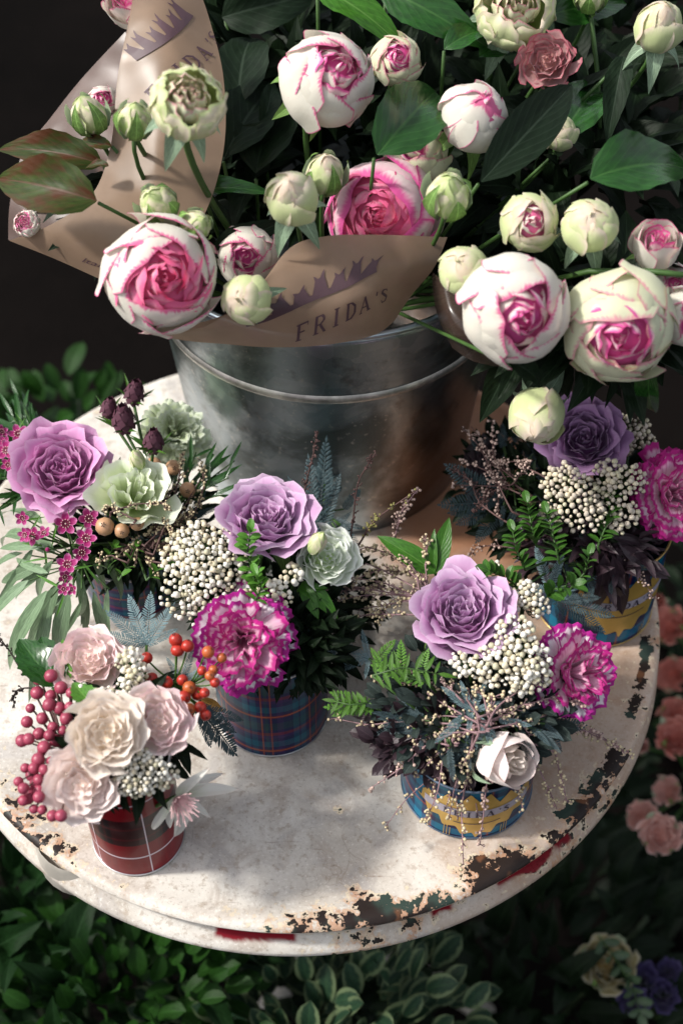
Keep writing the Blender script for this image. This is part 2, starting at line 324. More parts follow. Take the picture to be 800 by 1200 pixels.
def bank(kind, mats, seed):
    """list of (part name, mesh, matrix) of one bloom in unit size: radius 1, axis +Z, base at origin"""
    rr = random.Random(seed*31+len(kind)); out = []; core = MB(); gold = R(137.5)
    def put(i, pr, is_core=False, mat=0, tilt=0.0, ang=None, nm='petal', off=0):
        v, f, uv = pr; sv = Vector((rr.uniform(0, 50), 0, 0)); v = [Vector(p)*(1+.05*noise.noise(Vector(p)*1.6+sv)+.018*noise.noise(Vector(p)*5+sv)) for p in v]; a = gold*i+rr.uniform(-.15, .15) if ang is None else ang
        M = Matrix.Rotation(a, 4, 'Z') @ Matrix.Translation((0, 0, off)) @ Matrix.Rotation(tilt, 4, 'Y')
        if is_core: core.add([M @ Vector(p) for p in v], f, uv, mat)
        else: out.append((nm, mesh(nm, v, f, mats[mat], uv), M))
    if kind == 'tea':                       # large open rose with a high spiral centre
        lathe([(.3, .05), (.45, .12), (.3, .26), (.001, .36)], 16, core)
        n = 42
        for i in range(n):
            t = i/(n-1.); rt = (.04+.92*t**(.95 if t < .75 else 1.0))*(1+rr.uniform(-.05, .05)*(t > .15)); zt = .66+.10*math.sin(min(1, t*1.6)*math.pi*.5)-.36*max(0, t-.35)**1.6+rr.uniform(-.035, .035)
            b0 = max(0, .34*(1-t*1.4))
            if t < .6: pr = [(.02+rt*.2, b0), (rt*.9+.03, b0+.02), (rt*1.14+.02, zt*.62), (rt*.98, zt)]
            else: pr = [(.03, 0), (rt*.74, -.02), (rt*.86, zt*.66), (rt*1.0, zt)]
            put(i, petal(pr, 1.25-.55*t, drop=.18+.12*t, point=.03+.12*t*t, curl=.02+.12*t, ruff=.03+.05*t, freq=3.8+rr.random()*2, spiral=.11-.07*t, seed=rr.random()*1e6, nu=10, nv=9), t < .2, 0, rr.uniform(-.08, .10)*t)
    elif kind.startswith('globe'):          # cupped garden rose; the digit says how far it is open
        op = {'0': .12, '1': .46, '2': .58, '3': .66}[kind[5]]
        nin = {'0': 4, '1': 20, '2': 30, '3': 40}[kind[5]]
        top = {'0': 1.50, '1': 1.52, '2': 1.46, '3': 1.34}[kind[5]]
        for i in range(nin):
            t = (i+.5)/nin; rt = .03+op*1.15*t; zt = top+.09-.30*t*t*(.6+op)+rr.uniform(-.05, .05)
            pr = [(rt*.35, top-.50), (rt*1.0+.03, top-.46), (rt*1.25+.04, zt-.16), (rt*.80, zt)]
            put(i, petal(pr, .95-.25*t, drop=.24, point=.05, curl=.0+.03*t, ruff=.02+.02*t, freq=3.0, spiral=.10, seed=rr.random()*1e6, nu=8), t < .15, 1 if (t < .75 or kind[5] == '3') else 0, rr.uniform(-.12, .12))
        if kind[5] != '0': lathe([(.3, .2), (.72, .5), (.74, .8), (op+.05, top-.38), (op*.6, top-.20), (.001, top-.12)], 24, core, 1)
        if kind[5] == '0': lathe([(.3, .1), (.74, .45), (.78, .9), (.5, 1.28), (.2, 1.40), (.001, 1.43)], 20, core)
        m = 11
        for k in range(m):
            t = k/(m-1.); rw = .84+.16*t; endr = op*(.62+.60*t)+.03; endz = top-.03-.42*t*(.35+op)
            pr = [(.08, 0), (rw*1.16, -.12), (rw*1.24, endz*.92), (min(endr, .98), endz)]
            put(k, petal(pr, 1.05-.20*t, drop=.14+.16*t, point=.015, curl=.03+.10*t*op, ruff=.026, freq=3, spiral=.05, nu=12, nv=12, seed=rr.random()*1e6), False, 0, rr.uniform(-.03, .05))
    elif kind == 'bud':                     # closed oval bud
        lathe([(.3, .1), (.66, .5), (.70, 1.1), (.45, 1.6), (.16, 1.86), (.001, 1.93)], 20, core)
        for k in range(8):
            t = k/7.; rw = .76+.12*t
            pr = [(.08, 0), (rw*1.1, .0), (rw*1.28, 1.45), (.03+.26*t, 2.0-.40*t)]
            put(k, petal(pr, 1.25, drop=.16+.18*t, point=.05, curl=.02+.06*t, ruff=.02, spiral=.06, nu=10, nv=10, seed=rr.random()*1e6), False, 0)
    elif kind == 'crumple':                 # greenish bud with crumpled petal tips
        for i in range(18):
            t = i/17.; rt = .04+.5*t; pr = [(.03, .3), (rt+.15, .4), (rt*1.6+.05, 1.25), (rt*.85, 1.55-.2*t)]
            put(i, petal(pr, 1.0-.3*t, drop=.2, ruff=.05, freq=6, spiral=.1, seed=rr.random()*1e6), t < .3, 1)
        for k in range(11):
            t = k/10.; pr = [(.08, 0), (1.12, -.08), (1.12+.06*t, 1.35), (.50+.30*t, 1.50-.5*t)]
            put(k, petal(pr, .66, drop=.15, curl=.07, ruff=.045, freq=7, spiral=.03, nu=10, nv=10, seed=rr.random()*1e6), False, 0)
    elif kind == 'ruffle':                  # loose cupped spray rose
        lathe([(.3, .05), (.45, .12), (.3, .26), (.001, .34)], 16, core)
        n = 32
        for i in range(n):
            t = i/(n-1.); rt = .06+.90*t**.85; zt = .62-.04*math.cos(t*5)-.30*t**2.5+rr.uniform(-.06, .06)
            b0 = max(0, .36*(1-t*1.3)); pr = [(.02+rt*.2, b0), (rt*.9+.04, b0), (rt*1.1+.02, zt*.62), (rt*.97, zt)]
            put(i, petal(pr, .92-.2*t, drop=.22, curl=.03+.10*t, ruff=.035+.045*t, freq=4.5, spiral=.08, seed=rr.random()*1e6, notch=.05, nu=10), t < .18, 0, rr.uniform(-.16, .12))
    elif kind == 'tulip':                   # small half-open rose seen from the side
        for i in range(12):
            t = i/11.; rt = .05+.4*t; pr = [(.02, .2), (rt+.1, .3), (rt*1.4, 1.0), (rt, 1.62-.08*t)]
            put(i, petal(pr, 1.1-.3*t, drop=.2, ruff=.03, freq=4, spiral=.12, seed=rr.random()*1e6), t < .3, 1)
        for k in range(7):
            t = k/6.; pr = [(.08, 0), (.95, -.02), (.80+.15*t, 1.1), (.55+.27*t, 1.68-.2*t)]
            put(k, petal(pr, .95, drop=.2, point=.06, curl=.10*t+.02, ruff=.02, freq=3, spiral=.04, nu=9, nv=9, seed=rr.random()*1e6), False, 0)
    elif kind == 'carnation':
        n = 38
        for i in range(n):
            t = i/(n-1.); rt = .16+.82*t**.75; zt = .98-.70*t**1.8+rr.uniform(-.05, .05)
            pr = [(.02, 0), (rt*.25+.03, .35), (rt*.66, zt*1.0), (rt, zt)]
            v, f, uv = petal(pr, 1.15-.42*t, drop=.06, curl=.0, ruff=.0, freq=5, spiral=.03, nu=20, nv=9, serr=.045, narrow=.12, seed=rr.random()*1e6)
            ph = rr.uniform(0, 6); fq = rr.uniform(4.5, 6.5); v2 = []
            for (x, y, z), (uu, vv) in zip(v, uv):
                w_ = vv**1.7*(.085+.03*t); u_ = uu*2-1; a_ = math.sin(fq*u_+ph)+.45*math.sin(fq*2.3*u_+ph*2)
                l_ = math.hypot(x, y)+1e-6; o_ = (1-t*.75); v2.append((x*(1+w_*a_*o_/l_), y*(1+w_*a_*o_/l_), z+w_*a_*(.35+.9*t)))
            put(i, (v2, f, uv), t < .16, 2 if t < .30 else (1 if t < .62 else 0), rr.uniform(-.22, .2))
    elif kind == 'lisi':                    # lisianthus: broad wavy petals, cup
        n = 16
        for i in range(n):
            t = i/(n-1.); rt = .08+.85*t; zt = 1.0-.10*t-.18*t*t+rr.uniform(-.04, .04)
            pr = [(.02, 0), (rt*.6+.05, .05), (rt*.85+.08, zt*.6), (rt, zt)]
            put(i, petal(pr, .95-.22*t, drop=.14, curl=.05+.12*t, ruff=.06+.05*t, freq=4, spiral=.10, nu=14, nv=10, seed=rr.random()*1e6), t < .15, 0, rr.uniform(-.12, .1))
    elif kind == 'wax':
        pass
    if core.v: out.append(('petal_heart', core.mesh('petal_heart', mats), Matrix.Identity(4)))
    return out
_BK = {}
HC = dict(tea=.42, globe0=.75, globe1=.8, globe2=.85, globe3=.9, bud=.95, crumple=.8, ruffle=.35, tulip=.85, carnation=.5, lisi=.55)
def bloom(name, label, cat, kind, mats, px, py, z, size, fc=(0, .3), roll=0, anchor=None, sq=1.0, group=None, sepals=0, smat=None, stem_r=.0016, var=0, slen=1.1, sdown=False):
    c = P(px, py, z); s = size/2*PXM(c); ax = face(fc[0], fc[1], c)
    q = ax.to_track_quat('Z', 'Y'); h = HC[kind]
    M = Matrix.Translation(c-ax*s*h*sq) @ q.to_matrix().to_4x4() @ Matrix.Rotation(roll, 4, 'Z') @ Matrix.Diagonal((s, s, s*sq, 1))
    root = thing(name, label, cat, M, group)
    key = (kind, tuple(m.name for m in mats), var)
    if key not in _BK: _BK[key] = bank(kind, mats, 11+var*7)
    for nm, me, lm in _BK[key]: mk(nm, me, root, lm)
    if sepals:
        hug = kind == 'bud' and not sdown or kind == 'bud' and smat is L_SEPAL
        for k in range(sepals):
            if hug:
                kk = ('sep', k % 2)
                if kk not in _BK: v_, f_, u_ = petal([(.08, -.04), (1.05, -.06), (1.16, 1.1), (.62+.3*(k % 2), 1.75-.2*(k % 2))], .50, drop=.72, point=.12, curl=.05, ruff=.01, spiral=0, nu=8, nv=8, narrow=.8, seed=k); _BK[kk] = mesh('sepal', v_, f_, L_SEPAL, u_)
                mk('sepal', _BK[kk], root, Matrix.Rotation(2*math.pi*k/sepals, 4, 'Z')); continue
            a = 2*math.pi*k/sepals+.3; sp = leafm('sepal', smat or L_SEPAL)
            if sdown: y = Vector((math.cos(a), math.sin(a), -.35)).normalized(); st = .12
            else: y = Vector((math.cos(a)*.50, math.sin(a)*.50, .62)).normalized(); st = .55
            p0 = Vector((math.cos(a)*st*.5, math.sin(a)*st*.5, -.02 if sdown else -.03))
            if not sdown: p0 = Vector((math.cos(a)*.55, math.sin(a)*.55, .0)); 
            y = (y+Vector((rnd.uniform(-.15, .15),)*3)).normalized(); n_ = Vector((-math.cos(a), -math.sin(a), .5)) if not sdown else Vector((0, 0, 1))
            mk('sepal', sp, root, LM(p0, p0+y*slen*rnd.uniform(.8, 1.1), -n_ if not sdown else n_, 1.3))
    # swollen base and stem
    mb = MB(); lathe([(.02, -.26), (.12, -.24), (.17, -.12), (.16, .0), (.06, .06)], 10, mb); mk('hip', mb.mesh('hip', [smat or L_SEPAL]), root)
    if anchor is not None:
        b = root.matrix_basis @ Vector((0, 0, -.2)); d = (Vector(anchor)-b); L = d.length
        p1 = b-ax*L*.3; pts = [b*(1-t)**2+p1*2*t*(1-t)+Vector(anchor)*t*t for t in [i/9 for i in range(10)]]
        stemobj(root, pts, stem_r)
    return root
# ---------------------------------------------------------------- sprays, berries, foliage
def rice(label, px, py, z, wpx, hpx, n, anchor, mat=M_RICE, seed=1, fc=(0, .3), bead=3.1, roll=0):
    """rounded head of tiny round buds on fine stalks"""
    c = P(px, py, z); s = PXM(c); ax = face(fc[0], fc[1], c); q = (ax.to_track_quat('Z', 'Y').to_matrix() @ Matrix.Rotation(roll, 3, 'Z')).to_4x4()
    root = thing('rice_flower_head', label, 'flower', Matrix.Translation(c) @ q, 'heads of white rice flower')
    rr = random.Random(seed); A, B = wpx/2*s, hpx/2*s; pts = []; tries = 0; br = bead*s
    lob = [(rr.uniform(-.6, .6)*A, rr.uniform(-.6, .6)*B, rr.uniform(.35, .6)*min(A, B)) for _ in range(max(4, int(n/14)))]
    while len(pts) < n and tries < 9000:
        tries += 1; lx, ly, lr = rr.choice(lob); a = rr.uniform(0, 6.283); d = math.sqrt(rr.random())*lr; x = lx+d*math.cos(a); y = ly+d*math.sin(a)
        if (x/A)**2+(y/B)**2 > 1.05: continue
        zz = (1-min(1, (x/A)**2+(y/B)**2))*min(A, B)*.35+(1-(d/lr)**2)*lr*.35+rr.uniform(-1, 1)*br*.6; p = Vector((x, y, zz))
        if all((p-o).length > br*1.55 for o in pts): pts.append(p)
    mb = MB(); st = MB()
    for p in pts:
        k = br*rr.choice((.62, .8, .95, 1.0, 1.08, 1.18)); e = Vector((rr.uniform(.85, 1.1), rr.uniform(.85, 1.1), rr.uniform(1, 1.35)))*k
        mb.add([(v[0]*e.x+p.x, v[1]*e.y+p.y, v[2]*e.z+p.z) for v in ICO_V], ICO_F, None, rr.choice((0, 0, 0, 0, 1, 1, 2)))
        hub = Vector((p.x*.45, p.y*.45, -min(A, B)*.9)); tube(st, [p, (p+hub)/2+Vector((p.x*.1, p.y*.1, -br*2)), hub], .00035, 3, cap=False)
    o = mk('bud_cluster', mb.mesh('bud_cluster', [mat, M_RICE2, M_RICE3]), root); o['kind'] = 'stuff'
    mk('stalks', st.mesh('stalks', [M_STEM]), root)
    hub = root.matrix_basis @ Vector((0, 0, -min(A, B)*.85)); stemobj(root, curve_pts(hub, anchor, (0, 0, -.004), 6), .0014)
    return root
def berry_mesh(name, mat, calyx=True):
    mb = MB(); v = [(p[0]*(1+.03*math.sin(p[2]*7)), p[1], p[2]*.97) for p in ICO2_V]; mb.add(v, ICO2_F)
    if calyx:
        for k in range(5):
            a = k*1.2566; mb.add([(0, 0, .95), (.22*math.cos(a-.3), .22*math.sin(a-.3), 1.0), (.30*math.cos(a), .30*math.sin(a), 1.12), (.22*math.cos(a+.3), .22*math.sin(a+.3), 1.0)], [(0, 1, 2, 3)], None, 1)
    return mb.mesh(name, [mat, M_DKCAL])
BM = {}
def berries(name, label, cat, centres, z, rpx, mats, anchor, stalkmat, seed=0, spread=0.0, zvar=.006, group=None, hubpx=None, calyx=True):
    """centres: pixel places of the single berries, each hung from a forked stalk"""
    rr = random.Random(seed); hub = P(*(hubpx or (sum(c[0] for c in centres)/len(centres), sum(c[1] for c in centres)/len(centres))), z-.014)
    root = thing(name, label, cat, hub, group); st = MB(); inv = Matrix.Translation(-hub)
    for i, c in enumerate(centres):
        zz = z+(c[2] if len(c) > 2 else rr.uniform(-zvar, zvar)); p = P(c[0], c[1], zz); r = rpx*PXM(p)*rr.uniform(.78, 1.12)
        m = rr.choice(mats); k = (m.name, calyx)
        if k not in BM: BM[k] = berry_mesh('berry', m, calyx)
        ax = ((p-hub).normalized()+face(rr.uniform(-.7, .7), rr.uniform(-.7, .7), p)*.8).normalized()
        mk('berry', BM[k], root, inv @ Matrix.Translation(p) @ ax.to_track_quat('Z', 'Y').to_matrix().to_4x4() @ Matrix.Diagonal((r, r, r*rr.uniform(.95, 1.12), 1)))
        tube(st, [inv @ q for q in curve_pts(hub, p-ax*r*.9, ((p-hub)*.0)+Vector((0, 0, -.002)), 4)], .0006, 4, cap=False)
    tube(st, [inv @ q for q in curve_pts(hub, anchor, (0, 0, .004), 6)], .0010, 5)
    mk('stalks', st.mesh('stalks', [stalkmat]), root); return root
def pinna_mesh(name, mat, n=17, ll=.17, lw=.042, taper=True, seed=0, droop=.12):
    """feathery leaflet row along +Y, length 1"""
    mb = MB(); rr = random.Random(seed); f = lambda t: Vector((0, t, -droop*t*t))
    tube(mb, [f(i/6) for i in range(7)], [.012*(1-.6*i/6) for i in range(7)], 4)
    for i in range(n):
        t = (i+.6)/n; L = ll*(math.sin(math.pi*min(1, t*.78+.18))**.6 if taper else 1)
        for s in (-1, 1):
            o = f(t); a = R(62-18*t+rr.uniform(-6, 6)); d = Vector((s*math.sin(a), math.cos(a), rr.uniform(-.05, .18))); sd = Vector((-d.y*s, d.x*s, 0))*s; q = lw/2
            up = Vector((0, 0, q*.5))
            pts = [o, o+d*L*.35+sd*q, o+d*L*.8+sd*q*.8, o+d*L, o+d*L*.8-sd*q*.8, o+d*L*.35-sd*q, o+d*L*.5+up]
            mb.add(pts, [(6, 0, 1), (6, 1, 2), (6, 2, 3), (6, 3, 4), (6, 4, 5), (6, 5, 0)])
    tb = f(1); mb.add([tb, tb+Vector((lw*.5, ll*.3, 0)), tb+Vector((0, ll*.6, 0)), tb+Vector((-lw*.5, ll*.3, 0))], [(0, 1, 2, 3)])
    return mb.mesh(name, [mat])
PM = {}
def pinnam(kind, mat):
    k = (kind, mat.name)
    if k not in PM:
        PM[k] = pinna_mesh('frond', mat, *((21, .155, .030) if kind == 'fine' else (11, .20, .062)), seed=len(PM))
    return PM[k]
def wattle(label, base, fronds, z0, mat, anchor, group='feathery wattle sprigs', kind='fine', ws=1.0, name='wattle_sprig', stemmat=None, cat='foliage'):
    """base pixel; fronds: (px, py, dz) of tips, or (x0,y0,x1,y1,dz) with own base"""
    b = P(base[0], base[1], z0); root = thing(name, label, cat, b, group)
    for fr in fronds:
        if len(fr) == 3: p0, p1 = b, P(fr[0], fr[1], z0+fr[2])
        else: p0, p1 = P(fr[0], fr[1], z0), P(fr[2], fr[3], z0+fr[4])
        leafless = mk('frond', pinnam(kind, mat), root, root.matrix_basis.inverted() @ LM(p0, p1, face(rnd.uniform(-.3, .3), rnd.uniform(0, .5), p0), ws))
        if len(fr) == 5 and (p0-b).length > .004: stemobj(root, [b, (b+p0)/2, p0], .0007, stemmat or M_STEM, 'stalk', 4)
    stemobj(root, curve_pts(b, anchor, (0, 0, .002), 6), .0010, stemmat or M_STEM, n=5)
    return root
def sprig(name, label, cat, path, z, n, lpx, shape, mat, anchor, group=None, spread=55, tip=True, ws=1.0, stemmat=None, dz=0, pairs=True, seed=0, rad=.0008, z1=None):
    """leafy twig along pixel path (list of (x,y)); n leaf pairs"""
    rr = random.Random(seed*7+n); z1 = z if z1 is None else z1
    W = [P(p[0], p[1], z+(z1-z)*i/(len(path)-1)) for i, p in enumerate(path)]
    root = thing(name, label, cat, W[0], group)
    def at(t):
        k = t*(len(W)-1); i = min(int(k), len(W)-2); return W[i].lerp(W[i+1], k-i), (W[i+1]-W[i]).normalized()
    for i in range(n):
        t = (i+.5)/n; p, d = at(t); nm = face(0, .3, p); sd = d.cross(nm).normalized(); L = lpx*PXM(p)*(1.0-.25*t)*rr.uniform(.8, 1.15)
        for s in ((-1, 1) if pairs else ((-1) ** i,)):
            a = R(spread+rr.uniform(-14, 14)); dr = (d*math.cos(a)+sd*s*math.sin(a)+nm*rr.uniform(-.1, .45)).normalized()
            if shape == 'oval': b_ = rr.uniform(-1.3, 1.3); dr = (d*math.cos(a)+(sd*s*math.cos(b_)+nm*abs(math.sin(b_))*.8)*math.sin(a)).normalized()
            if shape == 'oval': leafobj(root, shape, mat, p, p+dr*L, (nm*.7+d*.8+sd*s*rr.uniform(-.3, .3)).normalized(), ws*rr.uniform(.9, 1.2)); continue
            leafobj(root, shape, mat, p, p+dr*L, (nm+sd*s*rr.uniform(-.5, .3)+Vector((0, 0, .2))).normalized(), ws)
    if tip:
        p, d = at(1); leafobj(root, shape, mat, p-d*.001, p+d*lpx*.8*PXM(p), face(0, .3, p), ws)
    stemobj(root, W, [rad*(1-.5*i/(len(W)-1)) for i in range(len(W))], stemmat or M_STEM)
    if anchor is not None: stemobj(root, curve_pts(W[0], anchor, (0, 0, 0), 5), rad, stemmat or M_STEM)
    return root
def strand(label, path, z, z1, nb, mats=(M_TWIGP, M_BEAD), side=10, bead=1.6, seed=0, anchor=None, group='beaded dried filler strands', tw=.0005):
    """wiry dried strand with tiny round buds on short side twigs"""
    rr = random.Random(seed+int(path[0][0]*3+path[-1][1])); W = [P(p[0], p[1], z+(z1-z)*i/(len(path)-1)) for i, p in enumerate(path)]
    fine = []
    for i in range(len(W)-1):
        for k in range(6):
            q = W[i].lerp(W[i+1], k/6); fine.append(q+Vector([rr.uniform(-.0006, .0006) for _ in range(3)]))
    fine.append(W[-1])
    # smooth
    for _ in range(3): fine = [fine[0]]+[(fine[i-1]+fine[i]*2+fine[i+1])/4 for i in range(1, len(fine)-1)]+[fine[-1]]
    root = thing('dried_filler_strand', label, 'dried flower', W[0], group); o = W[0]; mb = MB(); bb = MB()
    tube(mb, [p-o for p in fine], [tw*1.5*(1-.6*i/len(fine)) for i in range(len(fine))], 4)
    for b in range(nb):
        t = rr.uniform(.12, 1)**.85*(len(fine)-1.01); i = int(t); p = fine[i].lerp(fine[i+1], t-i); d = (fine[i+1]-fine[i]).normalized()
        v = Vector([rr.gauss(0, 1) for _ in range(3)]); v = (v-d*v.dot(d)).normalized(); v = (v+d*.9).normalized(); L = side*PXM(p)*rr.uniform(.3, 1.0)*(1.1-.5*t/len(fine))
        e = p+v*L; mid = (p+e)/2+Vector([rr.uniform(-1, 1)*L*.15 for _ in range(3)]); tube(mb, [p-o, mid-o, e-o], tw*.7, 3, cap=False)
        for q in ((e, mid) if rr.random() < .5 else (e,)):
            r = bead*PXM(p)*rr.uniform(.7, 1.2); q = q+Vector([rr.uniform(-1, 1)*r for _ in range(3)]); bb.add([(v_[0]*r+q.x-o.x, v_[1]*r+q.y-o.y, v_[2]*r+q.z-o.z) for v_ in ICO_V], ICO_F)
    mk('twig', mb.mesh('twig', [mats[0]]), root); k = mk('bud_beads', bb.mesh('bud_beads', [mats[1]]), root); k['kind'] = 'stuff'
    if anchor is not None: stemobj(root, curve_pts(W[0], anchor, (0, 0, 0), 5), tw*1.5, mats[0], n=4)
    return root
def foliage_mesh(name, mat, shape, spots, seed=0):
    """many leaves joined: spots = (point, direction, length, normal)"""
    T = leaf_mesh('t', None, **{**SHAPES[shape], 'n': 5}); nv = len(T.vertices); co = np.empty(nv*3, 'f'); T.vertices.foreach_get('co', co); co = co.reshape(-1, 3)
    uvl = {}; fs = [tuple(p.vertices) for p in T.polygons]
    uvv = np.array([(i/6, j/5) for j in range(6) for i in range(7)]); bpy.data.meshes.remove(T)
    V = []; F = []; UVs = []
    for k, (p, d, L, nr) in enumerate(spots):
        m = np.array(LM(p, p+d*L, nr)); V.append(co@m[:3, :3].T+m[:3, 3]); F += [tuple(i+k*nv for i in q) for q in fs]; UVs.append(uvv)
    return mesh(name, np.concatenate(V).tolist(), F, mat, np.concatenate(UVs))
def mass(label, centre, ext, n, L, shape, mat, name='foliage_filling', cat='foliage', seed=0, up=.3, group=None, hole=None, kids=None, top=True):
    rr = random.Random(seed); sp = []
    for _ in range(n):
        while True:
            v = Vector([rr.uniform(-1, 1) for _ in range(3)])
            if .1 < v.length < 1: break
        p = Vector((v.x*ext[0], v.y*ext[1], v.z*ext[2])); d = (v.normalized()+Vector((rr.uniform(-.6, .6), rr.uniform(-.6, .6), up+rr.uniform(-.3, .3)))).normalized()
        sp.append((p, d, L*rr.uniform(.6, 1.2), Vector((rr.uniform(-.7, .7), rr.uniform(-.9, .4), 1)).normalized()))
    if kids is None:
        o = mk(name, foliage_mesh(name, mat, shape, sp), None, Matrix.Translation(centre)); 
        o['kind'] = 'stuff'; o['label'] = label; o['category'] = cat; return o
    root = thing(name, label, cat, Matrix.Translation(centre-Vector((0, 0, ext[2]))), group); dz = Vector((0, 0, ext[2]))
    sp = [(p+dz, d, l, nr) for p, d, l, nr in sp]
    C = CAM-root.matrix_basis.translation; sp.sort(key=lambda s: (s[0]-C).length)
    for p, d, l, nr in sp[:kids]: mk('leaf', leafm(shape, mat), root, LM(p, p+d*l, nr))
    o = mk('inner_leaves', foliage_mesh('inner_leaves', mat, shape, sp[kids:]), root); o['kind'] = 'stuff'
    mb = MB()
    for k in range(9):
        a = rr.uniform(0, 6.28); e = Vector((math.cos(a)*ext[0]*.6, math.sin(a)*ext[1]*.6, ext[2]*rr.uniform(1.0, 1.6))); tube(mb, curve_pts((math.cos(a)*.02, math.sin(a)*.02, -(root.matrix_basis.translation.z)+.002 if top else 0), e, (0, 0, 0), 5), .003, 5)
    mk('branches', mb.mesh('branches', [M_STEMD]), root); return root
# ================================================================ THE SETTING
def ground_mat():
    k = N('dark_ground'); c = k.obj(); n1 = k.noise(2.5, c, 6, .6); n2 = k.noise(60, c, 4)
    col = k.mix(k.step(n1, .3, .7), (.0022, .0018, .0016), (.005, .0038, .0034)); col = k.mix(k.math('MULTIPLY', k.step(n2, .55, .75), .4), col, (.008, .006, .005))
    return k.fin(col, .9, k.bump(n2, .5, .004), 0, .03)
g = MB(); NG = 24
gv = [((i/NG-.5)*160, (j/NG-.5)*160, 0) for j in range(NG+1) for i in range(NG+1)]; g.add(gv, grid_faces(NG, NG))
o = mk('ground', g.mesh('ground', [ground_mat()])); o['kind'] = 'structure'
# ---------------------------------------------------------------- table
def table_mat(skirt=False):
    k = N('chipped_paint_skirt' if skirt else 'chipped_paint_top'); c = k.obj(); xyz = k.n('ShaderNodeSeparateXYZ', None, i0=c); X, Y, Z = xyz.outputs
    rad = k.math('SQRT', k.math('ADD', k.math('MULTIPLY', X, X), k.math('MULTIPLY', Y, Y)))
    ux = k.math('DIVIDE', X, rad); uy = k.math('DIVIDE', Y, rad)
    def sector(deg, a, b): return k.step(k.math('ADD', k.math('MULTIPLY', ux, math.cos(R(deg))), k.math('MULTIPLY', uy, math.sin(R(deg)))), a, b)
    n1 = k.noise(9, c, 6, .62, .6); n2 = k.noise(34, c, 6, .65, .8); n3 = k.noise(150, c, 5, .6); n4 = k.noise(18, c, 5, .6, 1.2)
    base = k.mix(k.step(n1, .32, .66), (.72, .68, .62), (.50, .45, .39))
    base = k.mix(k.math('MULTIPLY', k.step(n2, .46, .66), .5), base, (.38, .30, .24))
    base = k.mix(k.math('MULTIPLY', k.step(n4, .50, .68), .55), base, (.36, .33, .32))
    base = k.mix(k.math('MULTIPLY', k.step(n3, .54, .66), .5), base, (.34, .26, .19))
    n6 = k.noise(420, c, 4, .7); base = k.mix(k.math('MULTIPLY', k.step(n6, .56, .68), .45), base, (.22, .17, .13)); base = k.mix(k.math('MULTIPLY', k.step(n6, .44, .34), .4), base, (.86, .83, .78))
    mpa = k.n('ShaderNodeMapping', None, i0=c); mpa.inputs['Rotation'].default_value = (0, 0, .7); mpa.inputs['Scale'].default_value = (16, 240, 1)
    mpb = k.n('ShaderNodeMapping', None, i0=c); mpb.inputs['Rotation'].default_value = (0, 0, -.5); mpb.inputs['Scale'].default_value = (200, 12, 1)
    sc1 = k.step(k.noise(1.0, mpa.outputs[0], 3, .6), .66, .72); sc2 = k.step(k.noise(1.0, mpb.outputs[0], 3, .6), .67, .73); scr = k.math('MULTIPLY', k.math('MAXIMUM', sc1, sc2), k.step(n2, .40, .60))
    base = k.mix(k.math('MULTIPLY', scr, .55), base, (.26, .19, .15))
    # tan tint over the right of the top, orange-brown at the back right
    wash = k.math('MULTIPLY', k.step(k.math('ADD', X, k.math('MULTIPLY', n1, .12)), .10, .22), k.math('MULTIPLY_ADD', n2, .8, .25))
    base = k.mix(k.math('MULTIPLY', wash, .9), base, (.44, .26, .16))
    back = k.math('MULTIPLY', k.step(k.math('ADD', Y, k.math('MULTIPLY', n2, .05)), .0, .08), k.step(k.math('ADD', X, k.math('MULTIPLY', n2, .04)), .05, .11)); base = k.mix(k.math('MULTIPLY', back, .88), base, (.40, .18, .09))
    # fine scratches
    vs = k.n('ShaderNodeTexVoronoi', {'feature': 'DISTANCE_TO_EDGE'}, Scale=26.0); wn = k.n('ShaderNodeMixRGB', {'blend_type': 'ADD'}, Fac=.10, Color1=c, Color2=k.n('ShaderNodeTexNoise', None, Scale=12.0).outputs[1]); k.set(vs, 'Vector', wn.outputs[0])
    base = k.mix(k.math('MULTIPLY', k.step(vs.outputs[0], .02, .004), k.math('MULTIPLY', k.step(n1, .45, .65), .5)), base, (.28, .22, .18))
    edge = k.step(rad, .226 if not skirt else .2, .256)
    sec = k.math('MAXIMUM', k.math('MAXIMUM', sector(-62, .72, .93), k.math('MULTIPLY', sector(-20, .78, .97), .62)), k.math('MULTIPLY', sector(-138, .90, .98), .62))
    sec = k.math('MAXIMUM', sec, .25)
    nn = k.math('ADD', k.math('MULTIPLY', n4, .42), k.math('ADD', k.math('MULTIPLY', n2, .45), k.math('MULTIPLY', n3, .18)))
    nn = k.math('MULTIPLY_ADD', k.math('SUBTRACT', n3, .5), .25, nn); lvl = k.math('ADD', nn, k.math('MULTIPLY', k.math('MULTIPLY', edge, sec), .222))
    rj = k.math('ADD', rad, k.math('ADD', k.math('MULTIPLY_ADD', n2, .022, -.011), k.math('MULTIPLY_ADD', n3, .010, -.005)))
    ring = k.math('MULTIPLY', k.math('MULTIPLY', k.step(rj, .2455, .2470), k.step(rj, .2545, .2530)), k.math('MULTIPLY', k.math('MAXIMUM', sector(-25, .74, .92), k.math('MULTIPLY', sector(-142, .93, .98), .8)), k.step(k.math('ADD', n4, k.math('MULTIPLY', n2, .3)), .56, .62)))
    lvl = k.math('MAXIMUM', lvl, k.math('MULTIPLY', ring, .78))
    if skirt: lvl = k.math('SUBTRACT', lvl, .10)
    halo = k.step(lvl, .655, .69); chip = k.step(lvl, .715, .727)
    base = k.mix(k.math('MULTIPLY', halo, .75), base, k.mix(k.step(n3, .4, .6), (.46, .22, .11), (.70, .60, .44)))
